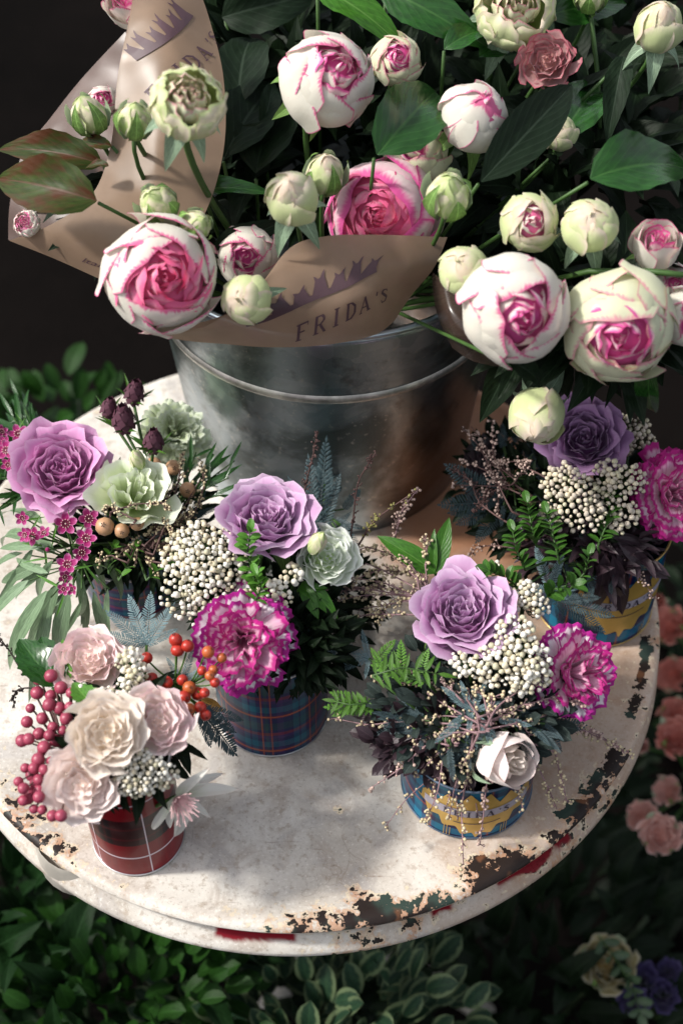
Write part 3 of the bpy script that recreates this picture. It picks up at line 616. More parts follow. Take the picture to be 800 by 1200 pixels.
    dark = k.mix(k.step(k.noise(22, c, 3), .50, .60), (.022, .015, .013), (.035, .055, .045)); dark = k.mix(k.step(k.noise(40, c, 3), .60, .68), dark, (.14, .06, .03))
    col = k.mix(chip, base, dark)
    if skirt:
        at = k.math('ARCTAN2', Y, X); red = None
        for a0, a1 in ((-101, -90), (-60, -46), (-70.5, -67.5)):
            m = k.math('MULTIPLY', k.step(k.math('ADD', at, k.math('MULTIPLY_ADD', n2, .05, -.025)), R(a0), R(a0)+.015), k.step(k.math('ADD', at, k.math('MULTIPLY_ADD', n4, .05, -.025)), R(a1)+.015, R(a1)))
            red = m if red is None else k.math('MAXIMUM', red, m)
        zz = k.math('MULTIPLY', k.step(k.math('ADD', Z, k.math('MULTIPLY', n2, .016)), .001, -.001), k.step(k.math('ADD', Z, k.math('MULTIPLY', n4, .022)), -.010, -.007))
        col = k.mix(k.math('MULTIPLY', red, zz), col, (.20, .008, .016))
    h = k.math('SUBTRACT', k.math('MULTIPLY', n3, .25), k.math('MULTIPLY', chip, 1.2)); h = k.math('ADD', h, k.math('MULTIPLY', n2, .5))
    rough = k.math('MULTIPLY_ADD', n2, .35, .25)
    return k.fin(col, rough, k.bump(h, .7, .0014), 0, .22)
TT = thing('round_table', 'round white metal garden table with chipped peeling paint under the flowers', 'table', (0, 0, TZ))
top = lathe([(.0005, 0), (.06, 0), (.12, 0), (.18, .0), (.225, 0), (.244, .0002), (.250, .0012), (.2555, .0022), (.259, .001), (.2602, -.0015)], 180)
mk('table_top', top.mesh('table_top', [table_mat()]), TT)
sk = lathe([(.2600, -.0018), (.2592, -.0045), (.2560, -.0075), (.2545, -.012), (.2555, -.017), (.2595, -.021), (.2625, -.025), (.2632, -.028), (.2612, -.031), (.257, -.031), (.254, -.026), (.2, -.010), (.0005, -.010)], 180)
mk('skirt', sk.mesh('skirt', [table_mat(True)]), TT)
M_LEGW = plain('old_white_leg_paint', (.52, .48, .42), .5, .3, 40)
mb = MB(); lathe([(.0005, -.012), (.022, -.012), (.022, -.30), (.03, -.34), (.022, -.38), (.022, -.62), (.03, -.66), (.0005, -.70)], 24, mb); mk('pedestal', mb.mesh('pedestal', [M_LEGW]), TT)
for az in (-127, -7, 113):
    a = R(az); d = Vector((math.cos(a), math.sin(a), 0)); mb = MB()
    tube(mb, curve_pts(d*.225+Vector((0, 0, -.03)), d*.02+Vector((0, 0, -.34)), d*.03+Vector((0, 0, -.05)), 8), .011, 12); mk('strut', mb.mesh('strut', [M_LEGW]), TT); mb = MB(); tube(mb, curve_pts(d*.02+Vector((0, 0, -.60)), d*.19+Vector((0, 0, -TZ+.008)), Vector((0, 0, .03)), 8), .012, 12)
    leg = mk('leg', mb.mesh('leg', [M_LEGW]), TT)
    b2 = lathe([(.034, -.012), (.037, -.025), (.036, -.042), (.030, -.054), (.018, -.061), (.004, -.063)], 28); v = [(p[0]+d.x*.226, p[1]+d.y*.226, p[2]) for p in b2.v]; b2.v = v
    mk('socket', b2.mesh('socket', [M_LEGW]), TT)
# ---------------------------------------------------------------- bucket
BC = Vector((.022, .165, TZ+.0005))
def zinc():
    k = N('galvanised_zinc'); c = k.obj(); vo = k.n('ShaderNodeTexVoronoi', None, Vector=c, Scale=70.0); n1 = k.noise(14, c, 5, .6, .5); n2 = k.noise(60, c, 5, .6)
    col = k.mix(vo.outputs['Color'], (.32, .39, .44), (.50, .56, .60)); col = k.mix(k.step(n1, .42, .62), col, (.15, .18, .185)); n5 = k.noise(220, c, 4); col = k.mix(k.math('MULTIPLY', k.step(n5, .60, .70), .6), col, (.6, .6, .58))
    xyz = k.n('ShaderNodeSeparateXYZ', None, i0=c)
    col = k.mix(k.math('MULTIPLY', k.step(n2, .55, .72), .5), col, (.14, .13, .12))
    warm_refl = k.math('MULTIPLY', k.step(xyz.outputs[0], .015, .08), k.step(k.math('ADD', xyz.outputs[2], k.math('MULTIPLY', n1, .10)), .24, .14)); col = k.mix(k.math('MULTIPLY', warm_refl, .65), col, (.26, .15, .10))  # warm reflection of the table, painted into the lower right of the wall
    return k.fin(col, k.math('MULTIPLY_ADD', n1, .30, .20), k.bump(k.math('ADD', k.math('MULTIPLY', k.noise(16, c, 1), 2.0), k.math('ADD', n1, k.math('MULTIPLY', n2, .4))), .35, .003), 1.0, .5)
MZ = zinc(); BK = thing('metal_bucket', 'large galvanised metal bucket standing at the back of the table', 'bucket', BC)
H = .22; rb = .107; rt = .130; f = lambda z: rb+(rt-rb)*z/H
bp = [(.0005, .006), (.103, .006), (.104, .0), (.1075, .0), (.1075, .005)]+[(f(z), z) for z in [.01+i*.0125 for i in range(17)]]+[(f(.217), .217)]
mk('bucket_wall', lathe(bp+[(f(.217)-.0015, .217), (f(.17)-.002, .17), (f(.05)-.002, .05), (.0005, .045)], 96).mesh('bucket_wall', [MZ]), BK)
mb = MB(); zr = .158
lathe([(f(zr-.004)+.0003, zr-.004), (f(zr)+.0016, zr-.0022), (f(zr)+.0021, zr), (f(zr)+.0016, zr+.0022), (f(zr+.004)+.0003, zr+.004)], 96, mb)
M_RIDGE = plain('worn_bright_zinc', (.58, .56, .52), .35, .3, 80, .5, .9); mk('raised_band', mb.mesh('raised_band', [M_RIDGE]), BK)
mb = MB(); tube(mb, [(rt*math.cos(a)*1.004, rt*math.sin(a)*1.004, .2185) for a in [2*math.pi*i/96 for i in range(97)]], .0024, 8, cap=False)
mk('rolled_rim', mb.mesh('rolled_rim', [MZ]), BK)
# ---------------------------------------------------------------- tins
def tartan(name, warp, weft, nu, nv, lines=None, lines_v=None, rough=.22, mw=.5):
    """warp, weft: constant colour stops round and up the tin; nu, nv repeats; lines: bright thin stripes"""
    k = N(name); uv, U, V = k.uv(); a = k.math('FRACT', k.math('MULTIPLY', U, nu)); b = k.math('FRACT', k.math('MULTIPLY', V, nv))
    ca = k.ramp(a, warp, 'CONSTANT'); cb = k.ramp(b, weft, 'CONSTANT'); c = k.mix(mw, ca, cb)
    tw = k.math('SINE', k.math('MULTIPLY', k.math('ADD', k.math('MULTIPLY', U, 3.0), V), 900.0)); c = k.mix(k.math('MULTIPLY_ADD', tw, .08, .08), c, cb)
    if lines:
        for src, ls in ((a, lines), (b, lines_v or lines)):
            for pos, wd, col in ls: c = k.mix(k.step(k.math('ABSOLUTE', k.math('SUBTRACT', src, pos)), wd, wd*.6), c, col)
    nz = k.noise(40, k.obj(), 3); c = k.mix(k.math('MULTIPLY', k.step(nz, .5, .75), .12), c, (.25, .22, .2))
    k.set(k.b, 'Coat Weight', .06); k.set(k.b, 'Coat Roughness', .12)
    return k.fin(c, rough+.10, None, 0, .16)
def tin(name, label, px, py, r, h, mat, rimmat, twist=0, flare=0):
    c = P(px, py, .0005); root = thing(name, label, 'tin', Matrix.Translation(c) @ Matrix.Rotation(twist, 4, 'Z'), 'plaid flower tins')
    mb = MB(); n = 96; v = []; uv = []; zs = [.0015+(h-.003)*i/8 for i in range(9)]
    for z in zs:
        for i in range(n+1): a = 2*math.pi*i/n; rr_ = r+flare*z/h; v.append((rr_*math.cos(a), rr_*math.sin(a), z)); uv.append((i/n, z/h))
    mb.add(v, grid_faces(n, 8), uv); lathe([(r-.001+flare, h-.002), (r-.0012, .003), (.0005, .002)], 64, mb)
    mk('tin_wall', mb.mesh('tin_wall', [mat]), root)
    for z, nm, rr_ in ((h, 'rim', r+flare), (.0015, 'base_seam', r)):
        mb = MB(); tube(mb, [((rr_+.0002)*math.cos(a), (rr_+.0002)*math.sin(a), z) for a in [2*math.pi*i/72 for i in range(73)]], .0010 if nm == 'rim' else .0006, 6, cap=False); mk(nm, mb.mesh(nm, [rimmat]), root)
    root['h'] = 0; del root['h']; return root, c
W_ = (.60, .50, .56); RD = (.17, .004, .009); BK_ = (.006, .004, .006); DR = (.05, .004, .007)
T_RED = tartan('red_tartan', [(0, RD), (.30, BK_), (.40, RD), (.44, BK_), (.54, RD)], [(0, RD), (.40, BK_), (.47, DR), (.49, BK_), (.60, DR), (.62, BK_), (.72, RD)], 5, 1.05,
               [(.12, .014, W_)], [(.24, .010, W_), (.90, .008, W_)], mw=.86)
NV = (.005, .010, .055); TL = (.0, .075, .12); GN = (.006, .04, .045); MR = (.16, .012, .02); OR = (.30, .08, .025); PU = (.04, .012, .08)
T_BLUE = tartan('blue_green_tartan', [(0, NV), (.12, TL), (.24, NV), (.28, TL), (.40, NV), (.48, MR), (.52, NV), (.56, GN), (.62, NV), (.66, MR), (.70, NV), (.80, PU), (.92, NV)],
                [(0, NV), (.14, MR), (.22, NV), (.30, TL), (.46, NV), (.56, PU), (.64, MR), (.72, NV), (.80, GN)], 7, 2.2, [(.50, .007, OR), (.68, .005, OR)], [(.18, .014, OR)])
BRT = (.0, .17, .30)
T_BLUE2 = tartan('bright_blue_tartan', [(0, NV), (.16, BRT), (.34, PU), (.42, NV), (.50, MR), (.56, NV), (.62, TL), (.80, PU), (.90, NV)], [(0, NV), (.10, BRT), (.3, NV), (.45, TL), (.62, MR), (.70, NV), (.85, TL)], 7, 1.6, [(.53, .008, OR)], [(.66, .014, OR)])
GOLD = plain('gold_lacquer', (.60, .38, .09), .34, .12, 50, .5, .35); SILV = plain('silver_rim', (.55, .55, .56), .3, .2, 50, .5, .9); GRIM = plain('gold_rim', (.55, .38, .14), .3, .2, 50, .5, .8)
BRIM = plain('dull_blue_rim', (.10, .14, .20), .4, .2, 50, .4, .3)
RIB = plain('lilac_grey_ribbon_print', (.42, .38, .44), .4, .1, 50); INK = plain('dark_ink', (.03, .028, .06), .5, .1, 50)
TIN_RED, cR = tin('flower_tin', 'round red tartan tin with white stripes at the front left', 163, 978, .0288, .098, T_RED, SILV, R(-75))
TIN_FR, cF = tin('flower_tin', 'low blue plaid tin with gold crest at the front right', 546, 915, .0425, .058, T_BLUE2, BRIM, 0)
TIN_MID, cM = tin('flower_tin', 'dark blue and green tartan tin behind the red rosehips', 320, 832, .0372, .088, T_BLUE, SILV, R(-20))
TIN_BK, cB = tin('flower_tin', 'blue plaid tin with large gold panel at the right edge of the table', 694, 704, .042, .085, T_BLUE2, GRIM, 0)
TIN_LF, cL = tin('flower_tin', 'dark plaid tin hidden under the foliage at the back left', 158, 684, .034, .045, T_BLUE, SILV, 0)
def cyl_panel(root, nm, r, az, halfdeg, lo, hi, mat, n=90, off=.0005):
    """flat print wrapped on a tin: lo(s), hi(s) heights for s in -1..1"""
    v = []; f_ = []
    for i in range(n+1):
        s = i/n*2-1; a = R(az)+R(halfdeg)*s
        for z in (lo(s), hi(s)): v.append(((r+off)*math.cos(a), (r+off)*math.sin(a), z))
    f_ = [(2*i, 2*i+2, 2*i+3, 2*i+1) for i in range(n) if v[2*i+1][2]-v[2*i][2] > 1e-5 or v[2*i+3][2]-v[2*i+2][2] > 1e-5]
    return mk(nm, mesh(nm, v, f_, mat), root)
def text_mesh(txt, size, spacing=1.0):
    cu = bpy.data.curves.new('lettering', 'FONT'); cu.body = txt; cu.size = size; cu.align_x = 'CENTER'; cu.align_y = 'CENTER'; cu.space_character = spacing; cu.resolution_u = 2
    ob = bpy.data.objects.new('lettering', cu); COL.objects.link(ob); dg = bpy.context.evaluated_depsgraph_get(); me = bpy.data.meshes.new_from_object(ob.evaluated_get(dg)); bpy.data.objects.remove(ob); bpy.data.curves.remove(cu)
    me.name = 'lettering'; V = [v.co.copy() for v in me.vertices]; F_ = [tuple(p.vertices) for p in me.polygons]; bpy.data.meshes.remove(me); return V, F_
# a capital alphabet with serifs for the shop's name: strokes as (x0,y0,x1,y1,width) in a 1 x 1 cell
GL = {'F': [(.2, 0, .2, 1, .2), (.2, .95, .85, .95, .09), (.2, .52, .65, .52, .08), (.02, .03, .42, .03, .07), (.84, .97, .84, .78, .06), (.02, .96, .3, .96, .08)],
      'R': [(.2, 0, .2, 1, .2), (.2, .95, .6, .95, .09), (.6, .95, .78, .82, .16), (.78, .84, .76, .64, .18), (.76, .66, .55, .52, .12), (.2, .5, .6, .5, .08), (.5, .5, .88, .02, .17), (.02, .03, .42, .03, .07), (.78, .03, .98, .03, .07)],
      'I': [(.5, 0, .5, 1, .22), (.28, .03, .72, .03, .07), (.28, .97, .72, .97, .07)],
      'D': [(.2, 0, .2, 1, .2), (.05, .96, .5, .96, .08), (.05, .04, .5, .04, .08), (.5, .96, .8, .72, .15), (.8, .76, .82, .26, .19), (.81, .28, .5, .04, .15)],
      'A': [(.1, 0, .5, 1, .08), (.48, 1, .86, 0, .2), (.25, .33, .72, .33, .07), (-.02, .03, .24, .03, .07), (.7, .03, 1.04, .03, .07)],
      "'": [(.45, 1.0, .35, .72, .14)],
      'S': [(.78, .78, .72, .95, .08), (.74, .93, .4, .98, .09), (.42, .98, .18, .78, .15), (.18, .80, .74, .36, .2), (.76, .38, .6, .04, .15), (.62, .04, .26, .02, .09), (.26, .02, .16, .24, .08)]}
def serif_text(txt, adv=.98, small=()):
    V = []; F_ = []; x = 0
    for i, ch in enumerate(txt):
        sc = .72 if i in small else 1.0; yo = .28 if i in small else 0
        for (a, b, c, d, wd) in GL[ch]:
            p = Vector((a, b, 0)); q = Vector((c, d, 0)); t = (q-p).normalized(); nrm = Vector((-t.y, t.x, 0))*wd/2; k = len(V)
            for e in (p-nrm, q-nrm, q+nrm, p+nrm): V.append(Vector((x+e.x*.78*sc, yo+e.y*sc, len(F_)*.0001)))
            F_.append((k, k+1, k+2, k+3))
        x += (adv if ch != "'" else .6)*.95*(sc if i in small else 1)
    for v in V: v.x -= x/2; v.y -= .5
    return V, F_, x
def crest(root, r, az, zc, half, hh, ribtxt=True):
    def saw(s, n, amp): q = (s*n) % 1; return amp*abs(q*2-1)
    hi = lambda s: zc+hh*(.55+.45*(1-abs(s))) - .45*hh*saw(abs(s)+.02, 3.0, 1)*(1-.3*abs(s)) if abs(s) < .93 else zc+hh*.1
    steps = [(0, -1.0), (.07, -.78), (.22, -.86), (.33, -.55), (.52, -.62), (.60, -.28), (.78, -.34), (.86, .0), (1.01, .05)]
    def lo(s):
        a = abs(s)
        for (a0, b0), (a1, b1) in zip(steps, steps[1:]):
            if a <= a1: t = (a-a0)/(a1-a0); t = t*t*(3-2*t); return zc+hh*(b0+(b1-b0)*t)
        return zc
    cyl_panel(root, 'gold_crest', r, az, half, lo, hi, GOLD, off=.0004)
    rbz = lambda s: zc+.0045-.004*(1-s*s)*.6
    cyl_panel(root, 'ribbon', r, az, half*.86, lambda s: rbz(s)-.0042, lambda s: rbz(s)+.0042, RIB, off=.0007)
    V, F_, wd = serif_text("FRIDA'S"); sc = .0062; out = []
    for v in V:
        s = v.x*sc*1.15; a = R(az)+s/r; sn = s/(r*R(half)); out.append(((r+.0010+v.z*.1)*math.cos(a), (r+.0010+v.z*.1)*math.sin(a), rbz(sn)+v.y*sc))
    mk('lettering', mesh('lettering', out, F_, INK, smooth=False), root)
    cyl_panel(root, 'small_print_line', r, az, half*.36, lambda s: zc-.0092-.0012*(1-s*s), lambda s: zc-.0084-.0012*(1-s*s), INK, off=.0007)
    for sg in (-1, 1):
        for q in range(3):
            aa = az+sg*(half*.40+q*2.6); cyl_panel(root, 'gold_stripe', r, aa, .35, lambda s: .002, lambda s: .012+.002*q, GOLD, 4, off=.0004)
crest(TIN_FR, .0425, -86, .030, 56, .027)
crest(TIN_BK, .042, -74, .045, 62, .034)
# ---------------------------------------------------------------- paper wrap with the shop's name
def patch(rows, nu=40, nv=30):
    """smooth sheet through rows of (px, py, z) control points"""
    A = [[P(*q) for q in r] for r in rows]
    def cr(pts, t):
        k = t*(len(pts)-1); i = min(int(k), len(pts)-2); u = k-i
        p = [pts[max(i-1, 0)], pts[i], pts[i+1], pts[min(i+2, len(pts)-1)]]
        return .5*((2*p[1])+(p[2]-p[0])*u+(2*p[0]-5*p[1]+4*p[2]-p[3])*u*u+(3*p[1]-p[0]-3*p[2]+p[3])*u**3)
    def S_(u, v): return cr([cr(r, u) for r in A], v)
    return S_
def crease(p, seed): return noise.noise(p*26+Vector((seed, 0, 0)))+.5*noise.noise(p*60)+2.4*(.35-abs(noise.noise(p*17+Vector((0, seed, 3)))))+1.4*(.3-abs(noise.noise(p*41+Vector((4, seed, 3)))))
def sheet(nm, S_, root, mat, nu=48, nv=40, wr=.0012, seed=0):
    v = []; uv = []
    for j in range(nv+1):
        for i in range(nu+1):
            p = S_(i/nu, j/nv); nn = (CAM-p).normalized(); q = crease(p, seed)
            v.append(p+nn*wr*q-root.matrix_basis.translation); uv.append((i/nu, j/nv))
    return mk(nm, mesh(nm, v, grid_faces(nu, nv), mat, uv), root)
def paper_mat(name, col, alpha, rough=.38, tr=.35, spec=.5):
    k = N(name); c = k.obj(); nz = k.noise(30, c, 4); n2 = k.noise(9, c, 3); cc = k.mix(k.step(nz, .3, .7), col, tuple(x*.8 for x in col)); cc = k.mix(k.math('MULTIPLY', k.step(n2, .45, .7), .3), cc, tuple(x*.65 for x in col))
    k.set(k.b, 'Alpha', alpha); m = k.fin(cc, rough, k.bump(n2, .3, .004), 0, spec, 0)
    tr_ = k.n('ShaderNodeBsdfTranslucent', None, Color=cc); mx = k.n('ShaderNodeMixShader', None, i0=tr, i1=k.b.outputs[0], i2=tr_.outputs[0]); k.t.links.new(mx.outputs[0], k.out.inputs[0]); return m
KRAFT = paper_mat('translucent_kraft_paper', (.43, .295, .205), .92, .33, .42); KRAFTB = paper_mat('brown_cellophane', (.20, .13, .11), .72, .3, .2); KRAFTD = paper_mat('dark_brown_film', (.07, .045, .035), .85, .25, .2)
PI_ = plain('plum_print_ink', (.085, .045, .055), .5, .12, 60)
WR = thing('paper_wrap', 'brown kraft paper wrap printed with a plum crown around the bucket roses', 'wrapping paper', P(260, 390, .222))
def onto(nm, V, F_, S_, cu, cv, du, dv, root, mat, rot=0, off=.0008, seed=0, wr=.0009):
    """print V (x right, y up) on sheet S_ at (cu, cv); du, dv size of one unit in sheet coordinates"""
    out = []; cr_, sr = math.cos(rot), math.sin(rot)
    for v in V:
        x, y = v[0]*cr_-v[1]*sr, v[0]*sr+v[1]*cr_; p = S_(min(1, max(0, cu+x*du)), min(1, max(0, cv-y*dv))); off_ = off+wr*crease(p, seed); out.append(p+(CAM-p).normalized()*(off_+(v[2] if len(v) > 2 else 0)*.2)-root.matrix_basis.translation)
    return mk(nm, mesh(nm, out, F_, mat, smooth=False), root)
def crown_shape(n=6, w_=1.0, h=.5, base=.14):
    V = []; F_ = []; wd = 2*w_/n
    def quad(a, b, c, d, k=4):
        # subdivided so that it bends with the paper
        for i in range(k):
            for j in range(k):
                q = []
                for (s, t) in ((i/k, j/k), ((i+1)/k, j/k), ((i+1)/k, (j+1)/k), (i/k, (j+1)/k)):
                    q.append(Vector(a).lerp(Vector(b), s).lerp(Vector(d).lerp(Vector(c), s), t))
                m = len(V); V.extend(q); F_.append((m, m+1, m+2, m+3))
    arc = lambda x: -.12*(1-(x/w_)**2)
    for i in range(n):
        x0 = -w_+i*wd; x1 = x0+wd; quad((x0, arc(x0), 0), (x1, arc(x1), 0), (x1, arc(x1)+base, 0), (x0, arc(x0)+base, 0))
        xm = (x0+x1)/2; ln = .16*(xm/w_); y0 = arc(xm)+base; hh = h*(.8+.35*(i % 2))
        quad((xm-wd*.44, y0-.02, 0), (xm+wd*.44, y0-.02, 0), (xm+wd*.34+ln, y0+hh*.8, 0), (xm-wd*.20+ln, y0+hh*.66, 0))
        quad((xm+wd*.02+ln, y0+hh*.62, 0), (xm+wd*.34+ln, y0+hh*.76, 0), (xm+wd*.46+ln*1.4, y0+hh*1.12, 0), (xm+wd*.30+ln*1.3, y0+hh, 0), 2)
        quad((xm-wd*.20+ln, y0+hh*.62, 0), (xm+wd*.0+ln, y0+hh*.70, 0), (xm-wd*.16+ln*1.2, y0+hh*.90, 0), (xm-wd*.24+ln*1.2, y0+hh*.96, 0), 2)
    return V, F_
# front flap hanging over the rim
S1 = patch([[(238, 384, .262), (292, 350, .274), (338, 292, .285), (380, 277, .288), (430, 275, .288), (478, 276, .284), (524, 278, .274)],
            [(196, 384, .252), (268, 368, .268), (322, 322, .280), (372, 304, .284), (424, 304, .284), (472, 312, .276), (508, 314, .266)],
            [(152, 372, .240), (222, 388, .252), (300, 370, .264), (362, 352, .268), (416, 352, .266), (458, 350, .258), (482, 346, .248)],
            [(120, 338, .234), (180, 390, .234), (272, 404, .238), (340, 407, .238), (398, 402, .236), (440, 392, .234), (462, 376, .234)]])
sheet('front_flap', S1, WR, KRAFT, 56, 30, .0009, 3)
V, F_ = crown_shape(7, 1.0, .26, .10); onto('crown_print', V, F_, S1, .53, .60, .215, .50, WR, PI_, R(20), seed=3)
V, F_, wd = serif_text("FRIDA'S", 1.05); onto('lettering', V, F_, S1, .66, .745, .052, .125, WR, PI_, R(20), seed=3)
# tall band sweeping up at the left
S2 = patch([[(158, -14, .372), (190, -16, .372), (232, -16, .366)], [(150, 30, .360), (196, 26, .364), (246, 24, .355)], [(138, 90, .340), (196, 84, .348), (262, 92, .338)],
            [(130, 170, .312), (190, 166, .322), (262, 176, .314)], [(108, 228, .288), (168, 236, .296), (236, 258, .288)], [(62, 262, .266), (118, 282, .268), (182, 318, .262)], [(11, 282, .246), (66, 304, .240), (128, 332, .236)]])
sheet('tall_band', S2, WR, KRAFT, 36, 50, .001, 8)
onto('crown_print', *crown_shape(6, 1.0, .62, .20), S2, .50, .22, .40, .105, WR, PI_, R(44), seed=8, wr=.001)
V, F_, wd = serif_text("FRIDA'S", 1.05); onto('lettering', V, F_, S2, .70, .30, .150, .041, WR, PI_, R(46), seed=8, wr=.001)
V, F_ = text_mesh('Italian Florist', .9); onto('small_lettering', V, F_, S2, .86, .90, .115, .042, WR, PI_, R(20), seed=8, wr=.001)
S3 = patch([[(150, 34, .330), (168, 40, .330)], [(96, 92, .300), (160, 110, .305)], [(58, 140, .280), (150, 180, .285)], [(26, 182, .262), (130, 230, .262)], [(12, 238, .244), (110, 270, .244)], [(10, 281, .236), (90, 306, .232)]])
sheet('back_sheet', S3, WR, KRAFTB, 24, 40, .0012, 5)
WR2 = thing('cellophane_wrap', 'dark brown cellophane edge under the round ivory bud at the bucket rim', 'wrapping paper', P(530, 400, .21))
S4 = patch([[(506, 318, .262), (520, 330, .266), (548, 344, .262)], [(508, 350, .25), (526, 366, .258), (556, 384, .254)], [(516, 380, .238), (536, 398, .244), (570, 412, .242)], [(530, 408, .222), (556, 424, .226), (600, 432, .226)]])
sheet('film', S4, WR2, KRAFTD, 20, 24, .002, 9)
# ================================================================ FLOWERS IN THE BUCKET
def ba(p=None):
    if p is not None:
        d = Vector((p.x-BC.x, p.y-BC.y, 0)); d = d*(min(1, .085/max(d.length, 1e-6))); return BC+d*rnd.uniform(.8, 1)+Vector((0, 0, .195))
    a = rnd.uniform(0, 6.28); return BC+Vector((math.cos(a)*.055, math.sin(a)*.055, .10))
EDEN = [M_ROSE, M_ROSEP]; GREEN = [M_GRB, M_GRB]; GW = [M_GRW, M_GRW]; GP = [M_GRP, M_ROSEP]
BR = 'cut roses in the metal bucket'
for a in [
 ('garden_rose', 'large ivory rose with pink edged folds, uppermost beside the crown paper', 'globe1', EDEN, 385, 92, .350, 116, (.35, .35), .4, 5, L_SEPAL, 0),
 ('rose_bud', 'round ivory rose bud with pink rims above the yellow green bud', 'globe0', EDEN, 556, 134, .335, 92, (.45, .25), 1.2, 4, L_SEPAL, 0),
 ('garden_rose', 'open rose with crimson pink heart and white outer petals at the paper edge', 'globe3', [M_ROSE, M_ROSEC], 190, 325, .300, 136, (.12, -.02), 2.1, 0, None, 0),
 ('garden_rose', 'wide pink cup rose tucked behind the front flap of crown paper', 'globe3', [M_ROSEP, M_ROSEC], 445, 250, .282, 132, (-.22, -.02), .7, 0, None, 1),
 ('garden_rose', 'big round white rose with magenta creases facing down right', 'globe1', EDEN, 604, 364, .300, 132, (.22, -.22), 3.3, 0, None, 1),
 ('garden_rose', 'greenish white rose with pink rimmed heart beside the hanging bud', 'globe2', [M_GRP, M_ROSEP], 724, 386, .285, 136, (.1, -.35), 1.9, 5, L_SEPAL, 2),
 ('rose_bud', 'pale green crumpled rose bud in front of the crown print', 'crumple', [M_GRB, M_GRP], 220, 122, .385, 88, (.08, .5), .5, 6, L_SEPALG, 0),
 ('rose_bud', 'slim green bud still wrapped in pointed sepals on the far left', 'bud', GREEN, 104, 134, .330, 50, (-.45, .7), .5, 5, L_SEPAL, 0),
 ('rose_bud', 'small dark green bud touching the crumpled green one', 'bud', GREEN, 158, 140, .352, 48, (.05, .6), 1.5, 5, L_SEPAL, 1),
 ('rose_bud', 'green bud with sepals just above the crimson hearted rose', 'bud', GREEN, 184, 239, .318, 52, (-.35, .15), 2.5, 5, L_SEPAL, 0),
 ('rose_bud', 'tight green bud lying right above the crimson hearted rose', 'bud', GREEN, 229, 264, .312, 44, (.5, .1), .9, 5, L_SEPAL, 1),
 ('rose_bud', 'shaded bud with netted pink lines beside the white ball bud', 'globe1', EDEN, 290, 300, .262, 74, (-.1, .0), .9, 0, None, 0),
 ('rose_bud', 'smooth greenish white ball bud half hidden by the paper flap', 'globe0', GW, 288, 350, .284, 66, (-.4, -.35), .2, 3, L_SEPALG, 0),
 ('rose_bud', 'pale green bud with loose sepals between the two open pink roses', 'bud', GW, 342, 231, .330, 76, (-.1, .15), .2, 5, L_SEPALG, 1),
 ('rose_bud', 'pale green bud behind the bud with loose sepals', 'bud', GW, 381, 203, .312, 54, (.1, .5), 2.2, 5, L_SEPAL, 0),
 ('rose_bud', 'yellow green bud at the right of the wide pink cup rose', 'bud', GREEN, 524, 228, .325, 62, (.1, .35), 1.2, 5, L_SEPAL, 0),
 ('rose_bud', 'shaded greenish rose under the curved green leaf', 'globe1', GP, 488, 176, .305, 78, (-.1, .3), .2, 0, None, 0),
 ('rose_bud', 'small smooth white bud above the dark cellophane', 'globe0', GW, 541, 315, .300, 64, (-.25, .1), 2.0, 0, None, 1),
 ('rose_bud', 'cream bud with lilac creases left of the larger green bud', 'globe1', [M_GRW, M_ROSE], 621, 260, .312, 72, (.15, .0), .1, 4, L_SEPALG, 2),
 ('rose_bud', 'green white bud with long side sepals above the greenish white rose', 'globe0', GW, 690, 263, .318, 72, (.1, .2), 1.1, 5, L_SEPALG, 2),
 ('rose_bud', 'pointed white and pink bud near the right edge', 'tulip', EDEN, 768, 290, .300, 64, (.2, .75), .3, 3, L_SEPAL, 0),
 ('garden_rose', 'pink rose cut off by the right edge of the photo', 'globe2', EDEN, 806, 372, .275, 72, (.4, -.1), .6, 0, None, 0),
 ('rose_bud', 'creamy white bud with drooping sepals in the top right corner', 'bud', GW, 772, 30, .365, 68, (.2, .4), .6, 5, L_SEPALG, 1),
 ('garden_rose', 'cream rose with green outer petals at the top edge', 'crumple', [M_GRW, M_GRP], 602, 10, .345, 96, (.1, .4), 1.6, 5, L_SEPALG, 1),
 ('garden_rose', 'small open dusty pink rose among the top leaves', 'ruffle', [M_ROSED], 640, 70, .330, 66, (.0, .2), .6, 0, None, 0),
 ('garden_rose', 'dim rose with pink centre just right of the uppermost ivory rose', 'globe2', GP, 464, 70, .328, 62, (.1, .3), .2, 0, None, 1),
 ('garden_rose', 'white and pink rose rising behind the paper at the top left', 'tulip', EDEN, 152, 6, .345, 62, (-.35, .55), 2.6, 0, None, 1),
 ('rose_bud', 'tiny pink tipped bud between the slim green bud and the paper', 'globe1', EDEN, 121, 118, .300, 38, (.0, .3), 1.6, 0, None, 2),
 ('rose_bud', 'pale bud with white sepals lying over the bronze leaf', 'bud', GW, 55, 171, .290, 40, (-.3, -.3), .6, 5, L_SEPALG, 0),
 ('rose_bud', 'little cream and pink bud inside the lower left paper corner', 'crumple', [M_ROSE, M_ROSEP], 32, 262, .262, 32, (-.5, .3), .6, 0, None, 2),
 ('rose_bud', 'hanging white green bud in front of the violet rose', 'bud', GW, 629, 488, .205, 80, (-.12, -.75), .6, 5, L_SEPALG, 2),
 ('rose_bud', 'small white bud deep in shade left of the bright right leaf', 'globe0', GW, 655, 155, .305, 46, (.0, .1), .6, 0, None, 0),
 ('rose_bud', 'dim pink edged bud low beside the right edge rose', 'globe1', EDEN, 788, 336, .27, 60, (.2, .2), .9, 0, None, 0),
 ('rose_bud', 'green bud at the very top near the right corner', 'bud', GREEN, 692, -8, .35, 46, (.1, .4), .9, 5, L_SEPAL, 0)]:
    nm, lb, kd, ms, px, py, z, sz, fc, roll, sp, sm, var = a
